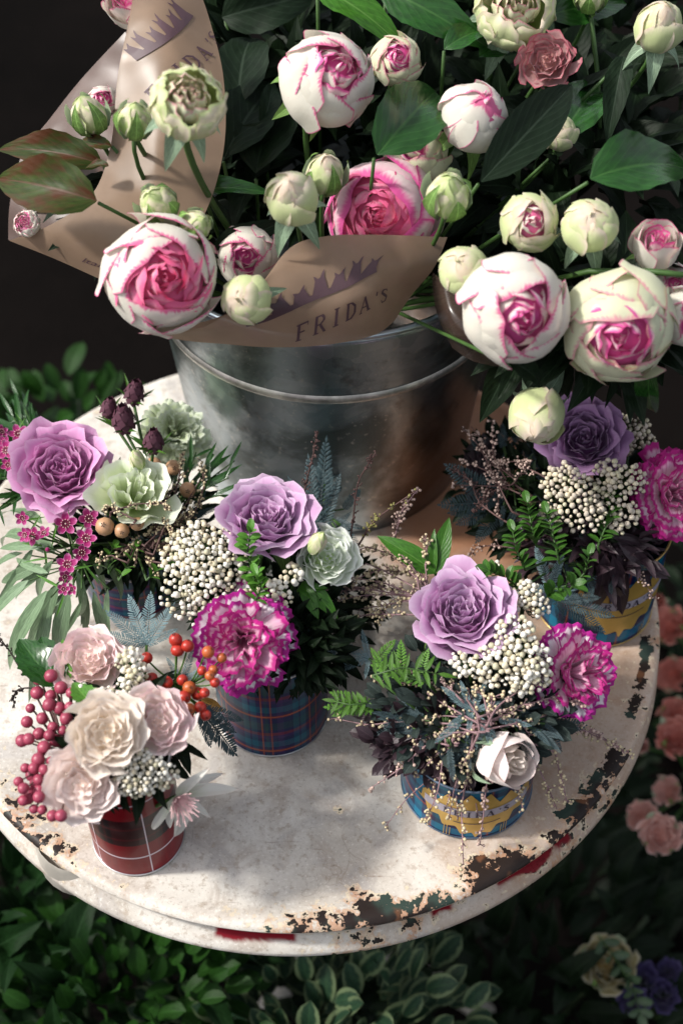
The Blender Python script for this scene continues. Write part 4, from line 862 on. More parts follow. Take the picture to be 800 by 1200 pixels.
    bloom(nm, lb, 'rose' if nm == 'garden_rose' else 'rose bud', kd, ms, px, py, z, sz, (fc[0], fc[1]+(.3 if kd in ('bud', 'globe0') and z > .22 else 0)), roll, P(600, 405, .24) if z < .21 else ba(P(px, py, z)), group=BR, sepals=sp, smat=sm, var=var, stem_r=.0015 if sz < 80 else .0021, slen=1.35 if sm is L_SEPALG else 1.2, sdown=(kd not in ('bud',) or sm is L_SEPALG))
# leaves one can point at in the bucket
def bigleaf(label, x0, y0, z0, x1, y1, z1, shape='ovate', mat=L_ROSE, ws=1.0, n=None, extra=()):
    p0, p1 = P(x0, y0, z0), P(x1, y1, z1); root = thing('rose_leaf_spray', label, 'leaf', p0, 'rose foliage in the bucket')
    leafobj(root, shape, mat, p0, p1, n or face(rnd.uniform(-.2, .2), rnd.uniform(.0, .5), p0), ws)
    for e in extra: leafobj(root, shape, mat, P(*e[:3]), P(*e[3:6]), None, ws)
    stemobj(root, curve_pts(p0, ba(p0), (0, 0, 0), 6), .0012); return root
bigleaf('curved glossy green leaf between the two upper ivory roses', 438, 186, .325, 532, 78, .345, ws=1.1, mat=L_ROSE)
bigleaf('long dusky leaf slanting under the two upper right buds', 560, 216, .318, 690, 78, .345, 'lance', L_DIM, 1.0)
bigleaf('bright green leaf reaching the right edge of the photo', 688, 214, .33, 826, 172, .335, ws=1.15, mat=L_ROSE)
bigleaf('large bronze green leaf poking out of the paper at the left edge', 116, 238, .315, -22, 196, .325, mat=L_BRONZE, ws=1.1)
bigleaf('second bronze leaf half behind the pale sepalled bud', 122, 196, .29, -12, 158, .305, mat=L_BRONZE, ws=.75)
bigleaf('small orange brown leaf tip against the paper band', 132, 172, .315, 92, 160, .318, mat=L_BRONZE, ws=.9, extra=((128, 196, .315, 98, 190, .316),))
bigleaf('pale green leaf along the top edge above the uppermost rose', 372, -10, .35, 470, 34, .345, mat=L_BRIGHT, ws=.9)
bigleaf('dark leaf crossing the top edge right of centre', 452, -10, .34, 560, 40, .335, mat=L_ROSE)
bigleaf('dark shaded leaf directly below the crown print', 262, 190, .28, 330, 66, .31, mat=L_DIM)
bigleaf('dim broad leaf above the pale green bud with loose sepals', 300, 210, .27, 332, 70, .30, mat=L_DARK)
bigleaf('leaf edge showing left of the pale green bud with loose sepals', 238, 226, .29, 306, 214, .305, mat=L_ROSE, ws=.7)
bigleaf('dim grey green leaf left of the uppermost ivory rose', 306, 150, .29, 326, 84, .31, mat=L_DIM, ws=.8)
bigleaf('shaded leaf between green buds and ball bud', 250, 300, .26, 330, 256, .28, mat=L_DIM, ws=.9)
bigleaf('dark leaf standing right of the small dusty pink rose', 650, 180, .29, 720, 60, .31, mat=L_ROSE, ws=.8)
bigleaf('leaf behind the creamy bud of the top right corner', 730, 70, .33, 712, 150, .31, mat=L_DIM, ws=.8)
bigleaf('dark leaf hanging below the greenish white rose', 764, 420, .26, 756, 500, .20, 'lance', L_ROSE)
bigleaf('small leaf under the round magenta creased rose', 590, 424, .27, 650, 448, .25, mat=L_DIM)
bigleaf('green leaf at the top edge left of the cream rose', 520, 60, .32, 580, 20, .335, mat=L_ROSE, extra=((560, 70, .31, 620, 40, .315),))
bigleaf('broad leaf at the top edge right of the cream rose', 640, 20, .33, 742, -6, .34, mat=L_ROSE)
bigleaf('broad dim leaf at the top edge over the brown paper', 262, 20, .31, 372, -10, .33, mat=L_DIM, ws=1.2)
bigleaf('dark leaf right of the crown paper at the top', 280, 130, .29, 290, 10, .32, mat=L_DIM, ws=1.1)
# bare stems crossing
def stemthing(label, pts, rad=.0016, mat=None):
    W = [P(*p) for p in pts]; root = thing('rose_cane', label, 'stem', W[0], 'bare rose stems'); stemobj(root, W, rad, mat, 'cane'); leafobj(root, 'sepal', L_SEPAL, W[-1], W[-1]+(W[-1]-W[-2]).normalized()*.012, ws=.8); return root
stemthing('bright green stem lying across above the greenish white rose', [(640, 330, .27), (690, 318, .29), (760, 318, .30), (800, 322, .305)], .0018)
stemthing('upright stem below the green bud near the top right corner', [(702, 150, .27), (700, 90, .29), (692, 20, .335)], .0016)
stemthing('curved green stem under the small dark green bud', [(190, 210, .28), (172, 185, .31), (158, 160, .34)], .0016)
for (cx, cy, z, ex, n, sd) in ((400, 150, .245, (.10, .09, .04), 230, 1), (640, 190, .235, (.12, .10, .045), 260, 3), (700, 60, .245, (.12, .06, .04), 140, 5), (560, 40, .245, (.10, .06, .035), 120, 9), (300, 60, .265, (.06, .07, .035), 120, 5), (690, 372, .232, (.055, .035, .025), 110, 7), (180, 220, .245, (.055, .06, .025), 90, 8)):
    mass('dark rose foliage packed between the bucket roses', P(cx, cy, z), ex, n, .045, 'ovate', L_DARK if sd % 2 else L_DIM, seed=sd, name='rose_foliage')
# ================================================================ BOUQUETS IN THE TINS
def an(c, h=.05, r=.015): a = rnd.uniform(0, 6.28); return c+Vector((math.cos(a)*r, math.sin(a)*r, h))
TEA = 'lavender_rose'
# ---- lavender roses
LV = 'open lavender roses'
bloom(TEA, 'pinkish lavender rose with long open petals at the far left', 'rose', 'tea', [M_LAVP], 72, 549, .135, 116, (-.10, .38), .3, an(cL), group=LV, sepals=5, sdown=True, stem_r=.002)
bloom(TEA, 'flat lavender rose in front of the bucket behind the white rice flowers', 'rose', 'tea', [M_LAV], 312, 606, .150, 114, (.10, .78), 1.3, an(cM), sq=.85, group=LV, sepals=5, sdown=True, stem_r=.002, var=1)
bloom(TEA, 'lavender rose on the gold crest tin with its left petal drooping', 'rose', 'tea', [M_LAV], 541, 716, .122, 120, (.04, .50), 2.3, an(cF), group=LV, sepals=5, sdown=True, stem_r=.002, var=2)
bloom(TEA, 'dusky violet rose half behind the hanging white green bud', 'rose', 'tea', [M_LAVD], 684, 514, .140, 98, (.02, .25), 4.3, an(cB), group=LV, sepals=5, sdown=True, stem_r=.002)
# ---- blush spray roses, front left
BL = 'blush spray roses on the red tartan tin'
bloom('spray_rose', 'pale pink ruffled rose beside the dark green leaves, topmost of the blush ones', 'rose', 'ruffle', [M_BLUSH], 104, 772, .128, 82, (-.1, .35), .3, an(cR), group=BL, sepals=5, sdown=True)
bloom('spray_rose', 'creamy blush rose in the middle of the red tartan tin bouquet', 'rose', 'ruffle', [M_BLUSHC], 124, 858, .150, 96, (-.02, .05), 1.3, an(cR), group=BL, sepals=5, sdown=True, var=1)
bloom('spray_rose', 'pink blush rose right of the creamy one with a magenta petal tip', 'rose', 'ruffle', [M_BLUSH], 184, 846, .140, 84, (.22, .1), 2.3, an(cR), group=BL, sepals=5, sdown=True, var=2)
bloom('spray_rose', 'peachy blush rose hanging over the rim of the red tartan tin', 'rose', 'ruffle', [M_BLUSHP], 95, 918, .128, 92, (-.18, -.2), 5.3, an(cR), group=BL, sepals=5, sdown=True, var=3)
bloom('spray_rose', 'half closed pale pink rose facing right over the gold crest', 'rose', 'tulip', [M_BLUSHP, M_BLUSHC], 592, 890, .085, 72, (.75, -.25), .3, an(cF), sepals=5, var=2, smat=L_SEPALG)
# ---- carnations
CG = 'magenta edged carnations'
CM_ = [M_CARNO, M_CARN, M_CARNC]
bloom('carnation', 'magenta and white carnation above the dark tartan tin', 'carnation', 'carnation', CM_, 284, 750, .118, 136, (-.05, -.12), .3, an(cM), group=CG)
bloom('carnation', 'magenta edged carnation at the right of the gold crest tin bouquet', 'carnation', 'carnation', CM_, 672, 788, .098, 124, (.62, .0), .3, an(cF), group=CG, var=1)
bloom('carnation', 'deep magenta carnation cut by the right edge of the photo', 'carnation', 'carnation', [M_CARN, M_CARN, M_CARNC], 786, 580, .118, 122, (.45, .05), .3, an(cB), group=CG, var=2)
bloom('carnation', 'pale green carnation behind the burgundy buds', 'carnation', 'carnation', [M_CARNG]*3, 204, 508, .105, 92, (.15, .4), .3, an(cL), var=1)
# ---- lisianthus
bloom('lisianthus', 'lime white ruffled bloom next to the far left lavender rose', 'flower', 'lisi', [M_LISIG], 156, 576, .135, 98, (.06, .55), .3, an(cL), group='lisianthus blooms')
bloom('lisianthus', 'small white ruffled bloom with green heart at the bucket foot', 'flower', 'ruffle', [M_LISI], 384, 652, .135, 74, (.25, .15), .3, an(cM), group='lisianthus blooms', var=1)
bloom('lisianthus_bud', 'twisted lime green bud on the small white ruffled bloom', 'flower bud', 'bud', [M_GRB, M_GRB], 372, 636, .152, 25, (.5, .8), .3, an(cM), group='lisianthus buds', var=3, sq=1.6)
bloom('lisianthus_bud', 'curled lime bud rising between lavender rose and lime white bloom', 'flower bud', 'bud', [M_GRB, M_GRB], 161, 538, .150, 22, (-.4, .9), .3, an(cL), group='lisianthus buds', var=3, sq=1.4)
# ---- rice flower
rice('large white rice flower head left of the green box sprig', 238, 672, .132, 112, 122, 330, an(cM), seed=3, fc=(-.2, .1), bead=3.7)
rice('small white rice flower head below the lisianthus, on the right', 336, 686, .130, 44, 62, 42, an(cM), seed=4, fc=(.1, .1), bead=4.0)
rice('few white rice flower buds at the tip of the green box sprig', 300, 700, .132, 54, 42, 30, an(cM), seed=5, fc=(0, 0), bead=4.0)
rice('round white rice flower head right of the topmost blush rose', 150, 786, .134, 52, 64, 62, an(cR), seed=6, fc=(.1, .1), bead=4.0)
rice('wide rice flower head under the blush roses over the red tin', 172, 900, .126, 94, 68, 180, an(cR), seed=7, fc=(.1, -.2), bead=3.3)
rice('small line of rice flower buds above the creamy blush rose', 108, 812, .130, 56, 28, 34, an(cR), seed=8, fc=(0, .1), bead=3.6)
rice('wide white rice flower head right below the lavender rose on the gold crest tin', 602, 768, .122, 102, 94, 170, an(cF), seed=9, fc=(.1, -.1), bead=4.0)
rice('left arm of white rice flower under the lavender rose of the gold crest tin', 548, 780, .118, 66, 34, 38, an(cF), seed=10, fc=(0, -.1), bead=3.9)
rice('rice flower head between lavender rose and carnation at the upper right', 618, 700, .118, 62, 58, 66, an(cF), seed=11, fc=(.2, .3), bead=3.6)
rice('thin rim of rice flower behind the lavender rose top', 566, 668, .112, 60, 20, 26, an(cF), seed=15, fc=(.2, .4), bead=3.2)
rice('greyish rice flower head left below the violet rose', 672, 584, .132, 92, 84, 130, an(cB), M_RICEP, 12, (0, .1), 3.6)
rice('greyish rice flower head right below the violet rose', 722, 582, .128, 70, 104, 130, an(cB), M_RICEP, 13, (.1, .1), 3.6)
rice('greyish rice flower head at the upper right of the violet rose', 740, 508, .125, 56, 66, 70, an(cB), M_RICEP, 14, (.2, .3), 3.3)
# ---- berries
pp = [(60, 792), (72, 806), (88, 786), (44, 812), (58, 826), (36, 830), (50, 842), (70, 830), (84, 812), (32, 846), (46, 860), (62, 852), (78, 842), (34, 866), (52, 876), (66, 868), (45, 890), (50, 880), (60, 892),
      (30, 900), (38, 908), (46, 914), (28, 924), (36, 930), (47, 926), (42, 918), (34, 936), (52, 902), (46, 934), (40, 948), (50, 949), (62, 956), (58, 862), (74, 856), (82, 828), (90, 800), (26, 868), (22, 916), (56, 908), (40, 900), (28, 938), (72, 956), (60, 815), (46, 796)]
berries('pink_peppercorn_cluster', 'dangling cluster of dusky pink peppercorns at the left of the red tin bouquet', 'berries', pp, .118, 7.6, [M_PEPPER], an(cR), M_TWIG, 2, hubpx=(78, 880), zvar=.008, calyx=False)
hp = [(172, 771), (206, 750), (220, 757), (208, 762), (178, 795), (244, 764), (195, 800), (214, 797), (237, 786), (246, 792), (250, 785), (260, 771), (232, 813), (222, 831), (216, 817), (222, 806), (235, 829), (241, 838), (221, 844), (236, 800), (204, 824), (176, 808), (216, 842)]
berries('rosehip_spray', 'branched spray of red and orange rosehips behind the red tin', 'berries', hp[:5]+hp[6:8]+hp[12:19]+hp[20:], .125, 7.6, [M_HIP, M_HIP, M_HIPO], an(cR), L_FERN, 3, hubpx=(205, 800), zvar=.004)
berries('rosehip_spray', 'orange rosehips at the tip of the spray over the carnation petals', 'berries', hp[8:12]+hp[5:6]+[(252, 800), (240, 812)], .135, 7.2, [M_HIPO, M_HIP], an(cR), L_FERN, 4, hubpx=(222, 802), zvar=.004)
berries('peach_berries', 'three peach coloured berries under the lime white bloom', 'berries', [(123, 617), (143, 622), (161, 614)], .125, 11, [M_PEACH], an(cL), M_STEM, 5, zvar=.002, group='peach coloured berries')
berries('peach_berries', 'peach berries peeking from behind the lime white bloom on the right', 'berries', [(203, 548), (180, 545), (220, 574)], .118, 9, [M_PEACH], an(cL), M_STEM, 6, zvar=.002, group='peach coloured berries')
bb = [(632, 635), (648, 648), (668, 686), (612, 620), (655, 612), (700, 640)]
berries('dark_berries', 'small blackish berries hidden among the green leaves over the gold panel tin', 'berries', bb, .11, 5, [plain('black_berry_skin', (.03, .015, .03), .3)], an(cB), M_STEMD, 7, zvar=.006)
# ---- burgundy buds with spiky leaves
def spiky(label, buds, z, rpx, anchor):
    hub = P(176, 560, z-.03); root = thing('burgundy_bud_sprig', label, 'foliage', hub); inv = Matrix.Translation(-hub)
    for (x, y, r) in buds:
        p = P(x, y, z); s = r*PXM(p); ax = face(rnd.uniform(-.3, .3), 1.2, p); mb = MB()
        for ring in range(5):
            for k in range(7):
                a = k*.8976+ring*.45; rr_ = [.55, .85, .9, .7, .35][ring]; zz = [-.8, -.4, .05, .5, .85][ring]; q = Vector((math.cos(a)*rr_, math.sin(a)*rr_, zz)); o_ = Vector((math.cos(a), math.sin(a), 0)); t_ = Vector((-math.sin(a), math.cos(a), 0))
                mb.add([q-t_*.38, q+o_*.18-Vector((0, 0, .25)), q+t_*.38, q-o_*rr_*.28+Vector((0, 0, .46))+o_*.10], [(0, 1, 3), (1, 2, 3)])
        mb.add([(v[0]*.86, v[1]*.86, v[2]*1.02) for v in ICO2_V], ICO2_F)
        M = inv @ Matrix.Translation(p) @ ax.to_track_quat('Z', 'Y').to_matrix().to_4x4() @ Matrix.Diagonal((s, s, s*1.15, 1)); mk('bud', mb.mesh('bud', [M_BURG]), root, M)
        b = p-ax*s
        for k in range(11):
            a = rnd.uniform(0, 6.28); sd = Vector((math.cos(a), math.sin(a), 0)); d = (ax*.7+(sd-ax*sd.dot(ax))*1.0).normalized(); leafobj(root, 'needle', L_FERN if k % 3 else L_BOXD, b-ax*.004*rnd.random(), b+d*s*rnd.uniform(1.7, 3.0), face(0, .4, b), 1.4)
        stemobj(root, curve_pts(b, hub, (0, 0, 0), 5), .0011)
    stemobj(root, curve_pts(hub, anchor, (0, 0, 0), 5), .0014); return root
spiky('spray of scaly burgundy buds with spiky green leaves in front of the bucket edge', [(158, 460, 12.5), (128, 478, 10.5), (145, 491, 14.5), (180, 517, 12.5)], .145, 12, an(cL))
# ---- wax flowers
def wax_mesh():
    mb = MB()
    for k in range(5):
        a0 = k*2*math.pi/5; v = []; uv = []
        for j in range(5):
            for i in range(5):
                u = i/4*2-1; t = j/4; r = .28+.72*t; wd = .40*math.sin(math.pi*min(1, .28+.62*t))**.5*(1-.1*t)*(1-.75*max(0, t-.75)*4*.8); an_ = u*wd
                x = r; y = u*wd*.9; v.append((x*math.cos(a0)-y*math.sin(a0), x*math.sin(a0)+y*math.cos(a0), .25*t*t+.08+.10*u*u)); uv.append((i/4, t))
        mb.add(v, grid_faces(4, 4), uv, 0)
    lathe([(.02, .02), (.25, .06), (.33, .16), (.30, .18), (.2, .1), (.02, .09)], 12, mb, 1)
    for k in range(10): a = k*.628; o_ = np.array((math.cos(a)*.36, math.sin(a)*.36, .22)); mb.add([tuple(v*.055+o_) for v in ICO_V], ICO_F, None, 2)
    mb.add([tuple(v*.08+np.array((0, 0, .16))) for v in ICO_V], ICO_F, None, 2)
    lathe([(.02, -.45), (.16, -.3), (.26, .0), (.3, .1)], 10, mb, 1)
    return mb.mesh('blossom', [M_WAX, M_WAXC, M_WAXR])
WAXM = wax_mesh()
mb = MB(); mb.add([(v[0]*.5, v[1]*.5, v[2]*.6) for v in ICO2_V], ICO2_F); WAXB = mb.mesh('bud', [M_WAX])
def wax(label, fl, z, anchor, hub, seed=0):
    rr = random.Random(seed); h = P(hub[0], hub[1], z-.02); root = thing('wax_flower_sprig', label, 'flower', h, 'magenta wax flowers'); inv = Matrix.Translation(-h)
    for q in fl:
        x, y, r = q[:3]; p = P(x, y, z+rr.uniform(-.004, .006)); s = r*PXM(p); ax = face(*(q[3] if len(q) > 3 else (rr.uniform(-.6, .6), rr.uniform(-.3, .6))), p)
        mk('blossom' if r > 7 else 'bud', WAXM if r > 7 else WAXB, root, inv @ Matrix.Translation(p) @ ax.to_track_quat('Z', 'Y').to_matrix().to_4x4() @ Matrix.Rotation(rr.uniform(0, 6), 4, 'Z') @ Matrix.Scale(s, 4))
        stemobj(root, curve_pts(p-ax*s*.4, h, (0, 0, 0), 4), .0006, n=4)
    for k in range(14):
        x, y = fl[k % len(fl)][:2]; p = P(x+rr.uniform(-14, 14), y+rr.uniform(-8, 16), z-.008); a = rr.uniform(0, 6.28); leafobj(root, 'needle', L_BOX, p, p+(RT*math.cos(a)+UP*math.sin(a)*.9).normalized()*.017, None, 1.2)
    stemobj(root, curve_pts(h, anchor, (0, 0, 0), 5), .0012); return root
wax('drooping spray of magenta wax flowers under the far left lavender rose', [(77, 614, 14, (.05, .1)), (104, 608, 13, (.2, .1)), (101, 631, 13), (96, 647, 11, (0, -.4)), (79, 662, 13), (76, 676, 9), (85, 690, 8), (75, 690, 8), (56, 644, 5.5), (27, 607, 9), (39, 628, 12, (-.5, 0)), (30, 627, 9, (-.6, 0)), (52, 625, 9)], .125, an(cL), (84, 640), 1)
wax('magenta wax flowers tucked behind the lavender rose at the left edge', [(22, 509, 12, (-.2, .5)), (45, 504, 11, (.2, .6)), (8, 528, 12, (-.4, .2)), (10, 545, 9), (6, 518, 8), (2, 506, 8)], .125, an(cL), (30, 545), 2)
# ---- star bloom with silvery bracts
def star(label, px, py, z, anchor):
    c = P(px, py, z); root = thing('silvery_star_bloom', label, 'flower', c)
    tips = [(282, 922, .095, .30), (238, 905, .12, .32), (228, 948, .088, .30), (194, 976, .072, .30), (212, 992, .062, .32), (166, 988, .060, .15), (250, 958, .085, .26), (206, 926, .10, .3), (262, 902, .102, .3), (230, 966, .075, .22)]
    for i, (x, y, zz, w_) in enumerate(tips):
        key = 'bract%d' % i; me = leaf_mesh('bract', M_STAR, w=w_*.72, arch=.12+.05*(i % 3), fold=.35, wide=.42, seed=i, wave=.06); p1 = P(x, y, zz); st = c.lerp(P(212, 925, .10), .35)
        mk('bract', me, root, root.matrix_basis.inverted() @ LM(st, p1, face(rnd.uniform(-.3, .3), .2, c), 1.0))
    mb = MB()
    for k in range(70):
        a = rnd.uniform(0, 6.28); d = (face(.5, -.55, c)+RT*math.cos(a)*.55+UP*math.sin(a)*.55).normalized(); L = rnd.uniform(.012, .021); tube(mb, curve_pts((0, 0, 0), d*L, RT*rnd.uniform(-.001, .001), 4), [.00035, .0003, .00025, .0004], 3)
    o = mk('filaments', mb.mesh('filaments', [M_PINKF]), root); stemobj(root, curve_pts(c, anchor, (0, 0, 0), 5), .0014); return root
star('silvery white star shaped bloom hanging over the right side of the red tartan tin', 206, 934, .098, an(cR))
# ---- green sprigs
BOX = 'box sprigs with small oval leaves'
sprig('box_sprig', 'bright box sprig standing against the middle lavender rose', 'foliage', [(300, 706), (298, 680), (290, 650), (293, 622)], .125, 14, 19, 'oval', L_BOX, an(cM), BOX, 62, seed=1, z1=.165)
sprig('box_sprig', 'short bright box tip just above the magenta carnation', 'foliage', [(298, 706), (306, 690), (300, 672)], .142, 7, 18, 'oval', L_BOX, an(cM), BOX, 66, seed=2, z1=.150)
for i, (pth, nn, lb) in enumerate([([(628, 640), (622, 615), (617, 588)], 8, 'box sprig standing left of the greyish rice flowers'), ([(615, 668), (606, 648), (600, 622)], 6, 'box sprig low at the left of the gold panel tin bouquet'), ([(700, 640), (712, 610), (716, 582)], 6, 'box sprig rising between the two greyish rice flower heads'),
      ([(668, 690), (684, 672), (690, 650)], 5, 'box tip just above the gold panel of the back tin'), ([(655, 660), (648, 630), (640, 600)], 7, 'box sprig in the middle of the dark right bouquet'), ([(610, 690), (590, 676), (570, 668)], 5, 'box tip leaning left over the table'), ([(640, 700), (650, 690), (672, 684)], 4, 'box leaves touching the gold panel rim')]):
    sprig('box_sprig', lb, 'foliage', pth, .118, int(nn*1.5), 19, 'oval', L_BOXD, an(cB), BOX, 64, seed=i+20, z1=.132)
for i, (pth, lb) in enumerate([([(140, 680), (150, 662), (160, 640)], 'small green box twig below the peach berries'), ([(172, 680), (185, 668), (196, 662)], 'tiny box twig right below the peach berries'), ([(128, 672), (126, 655), (134, 640)], 'tiny box twig beside the wax flower spray')]):
    sprig('box_sprig', lb, 'foliage', pth, .115, 4, 15, 'oval', L_BOX, an(cL), BOX, 58, seed=i+30)
FN = 'fresh green fern tips'
wattle('bright green fern tip on the left below the lavender rose of the gold crest tin', (500, 800), [(440, 774, 462, 750, .0), (448, 784, 436, 760, .004), (470, 792, 470, 752, .006), (490, 796, 500, 762, .008), (500, 800, 440, 778, 0)], .105, L_FERN, an(cF), FN, 'wide', 1.0, 'fern_sprig')
wattle('lone bright fern tip leaning out left of the gold crest tin', (440, 830), [(386, 828, .006), (392, 812, .008), (420, 828, 392, 838, .0)], .085, L_FERN, an(cF), FN, 'wide', 1.1, 'fern_sprig')
sprig('fern_twig', 'row of upright fresh green leaflets under the lavender rose', 'foliage', [(436, 792), (470, 782), (515, 790)], .112, 8, 26, 'needle', L_FERN, an(cF), FN, 75, ws=3.2, seed=5)
sprig('fern_twig', 'fresh green leaflets spreading at the far left tip of the gold crest bouquet', 'foliage', [(432, 824), (410, 826), (392, 822)], .092, 5, 20, 'needle', L_FERN, an(cF), FN, 60, ws=3.6, seed=6)
# wattle (blue grey)
WT = 'blue grey feathery wattle'
wattle('pale blue feathery leaf behind the topmost blush rose', (172, 756), [(128, 716, .012), (176, 696, .014), (202, 708, .012), (122, 742, .006), (206, 738, .004), (150, 700, .014)], .112, L_BLUE, an(cR), WT, ws=1.15)
wattle('blue feathery leaf under the orange rosehips', (214, 800), [(244, 778, .01), (226, 762, .01), (238, 792, .004), (196, 772, .008), (206, 832, .0)], .108, L_BLUE, an(cR), WT)
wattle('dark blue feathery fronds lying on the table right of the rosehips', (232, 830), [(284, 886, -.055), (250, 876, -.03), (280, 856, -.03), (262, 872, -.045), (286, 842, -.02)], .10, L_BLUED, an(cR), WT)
wattle('blue feathery leaf left of the gold crest tin bouquet', (432, 772), [(384, 764, .004), (424, 740, .010), (386, 786, -.006), (396, 750, .006), (428, 792, .0)], .085, L_BLUE, an(cF), WT)
wattle('pale feathery fronds in the middle above the half closed pink rose', (552, 834), [(520, 806, .010), (568, 800, .010), (584, 822, .004), (548, 862, -.004), (526, 850, 0), (575, 855, 0), (540, 800, .01)], .102, L_BLUE, an(cF), WT)
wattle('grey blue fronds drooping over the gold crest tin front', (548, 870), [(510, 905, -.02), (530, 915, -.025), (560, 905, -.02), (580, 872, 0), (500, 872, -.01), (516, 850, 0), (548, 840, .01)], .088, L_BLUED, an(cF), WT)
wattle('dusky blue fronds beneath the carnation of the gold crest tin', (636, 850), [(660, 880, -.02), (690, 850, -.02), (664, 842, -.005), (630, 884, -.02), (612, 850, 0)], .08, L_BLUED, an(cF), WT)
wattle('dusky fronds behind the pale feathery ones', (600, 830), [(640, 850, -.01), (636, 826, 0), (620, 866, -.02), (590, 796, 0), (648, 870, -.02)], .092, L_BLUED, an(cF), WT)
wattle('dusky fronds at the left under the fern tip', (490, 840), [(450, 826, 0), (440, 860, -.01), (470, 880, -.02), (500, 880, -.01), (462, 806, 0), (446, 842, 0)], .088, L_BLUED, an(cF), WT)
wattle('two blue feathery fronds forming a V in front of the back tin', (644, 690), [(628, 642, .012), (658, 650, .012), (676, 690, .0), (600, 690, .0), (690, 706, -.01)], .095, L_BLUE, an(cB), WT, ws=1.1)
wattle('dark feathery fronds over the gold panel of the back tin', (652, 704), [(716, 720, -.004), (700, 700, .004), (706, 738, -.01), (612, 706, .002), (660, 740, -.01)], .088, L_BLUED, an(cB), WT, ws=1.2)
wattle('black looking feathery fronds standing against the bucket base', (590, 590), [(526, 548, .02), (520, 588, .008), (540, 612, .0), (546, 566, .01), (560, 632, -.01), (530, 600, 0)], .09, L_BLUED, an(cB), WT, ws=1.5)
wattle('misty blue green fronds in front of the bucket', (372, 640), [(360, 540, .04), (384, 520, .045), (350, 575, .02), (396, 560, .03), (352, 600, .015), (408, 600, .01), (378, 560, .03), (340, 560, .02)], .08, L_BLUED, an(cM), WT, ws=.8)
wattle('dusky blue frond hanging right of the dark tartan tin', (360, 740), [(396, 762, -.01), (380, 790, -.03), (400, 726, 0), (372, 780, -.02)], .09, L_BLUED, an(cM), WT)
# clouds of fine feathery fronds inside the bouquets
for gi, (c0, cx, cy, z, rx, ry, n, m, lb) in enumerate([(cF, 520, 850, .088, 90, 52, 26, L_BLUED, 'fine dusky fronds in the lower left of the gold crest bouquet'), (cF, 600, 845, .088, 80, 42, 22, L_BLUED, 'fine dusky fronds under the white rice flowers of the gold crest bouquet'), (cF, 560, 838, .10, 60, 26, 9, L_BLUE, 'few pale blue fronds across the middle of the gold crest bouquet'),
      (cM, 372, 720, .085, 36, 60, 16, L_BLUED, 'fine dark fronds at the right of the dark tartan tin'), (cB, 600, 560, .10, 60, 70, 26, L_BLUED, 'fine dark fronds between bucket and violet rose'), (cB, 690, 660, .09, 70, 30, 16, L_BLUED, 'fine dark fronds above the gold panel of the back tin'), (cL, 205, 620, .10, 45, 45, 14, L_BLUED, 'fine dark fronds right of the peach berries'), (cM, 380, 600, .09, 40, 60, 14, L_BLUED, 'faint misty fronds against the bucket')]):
    r2 = random.Random(gi+70); fr = []
    for k in range(n):
        a = r2.uniform(0, 6.28); q = r2.random()**.6; x0 = cx+math.cos(a)*rx*q*.6; y0 = cy+math.sin(a)*ry*q*.6; L = r2.uniform(20, 38); a2 = a+r2.uniform(-.9, .9); fr.append((x0, y0, x0+math.cos(a2)*L, y0+math.sin(a2)*L, r2.uniform(-.014, .006)))
    wattle(lb, (cx, cy), fr, z, m, an(c0), 'clouds of fine feathery fronds', ws=r2.uniform(.9, 1.1))
# broad leaves
def bl(label, z, items, anchor, grp=None, name='leafy_sprig'):
    p0 = P(items[0][0], items[0][1], z); root = thing(name, label, 'foliage', p0, grp)
    for (x0, y0, x1, y1, shp, m, ws, dz) in items: leafobj(root, shp, m, P(x0, y0, z), P(x1, y1, z+dz), None, ws)
    stemobj(root, curve_pts(p0, anchor, (0, 0, 0), 5), .001); return root
bl('serrated dark green leaves at the upper left of the red tin bouquet', .118, [(62, 806, 22, 744, 'holly', L_BRIGHT if False else L_ROSE, 1.1, .010), (72, 806, 46, 742, 'holly', L_ROSE, 1.0, .008), (84, 796, 66, 748, 'ovate', L_BOX, .9, .012)], an(cR))
bl('small olive leaf right of the topmost peppercorns', .134, [(112, 836, 86, 796, 'holly', L_BOX, 1.15, .004)], an(cR))
bl('green leaves below the small white ruffled bloom', .118, [(356, 682, 396, 722, 'lance', L_BRIGHT, 1.3, -.006), (354, 684, 372, 722, 'lance', L_BRIGHT, 1.4, -.004), (384, 690, 346, 690, 'lance', L_BRIGHT, .8, .0), (360, 660, 412, 668, 'lance', L_BRIGHT, 1.0, .004)], an(cM))
bl('three upright green leaves behind the gold crest lavender rose', .10, [(510, 672, 446, 626, 'lance', L_BRIGHT, 1.25, .022), (508, 672, 526, 608, 'lance', L_BRIGHT, 1.3, .028), (508, 672, 506, 622, 'lance', L_BOXD, .9, .024)], an(cF))
bl('yellow leaf caught between rosehips and dark tin', .085, [(236, 820, 262, 834, 'ovate', leaf_mat('yellowed_leaf', (.55, .30, .07)), 1.2, -.005)], an(cR))
bl('silvery dried leaf stalk at the left of the gold crest tin', .078, [(500, 830, 462, 842, 'lance', L_DIM, .9, 0), (462, 842, 400, 832, 'lance', L_PLUM, 1.1, .004), (470, 836, 424, 848, 'lance', L_DIM, .8, 0)], an(cF))
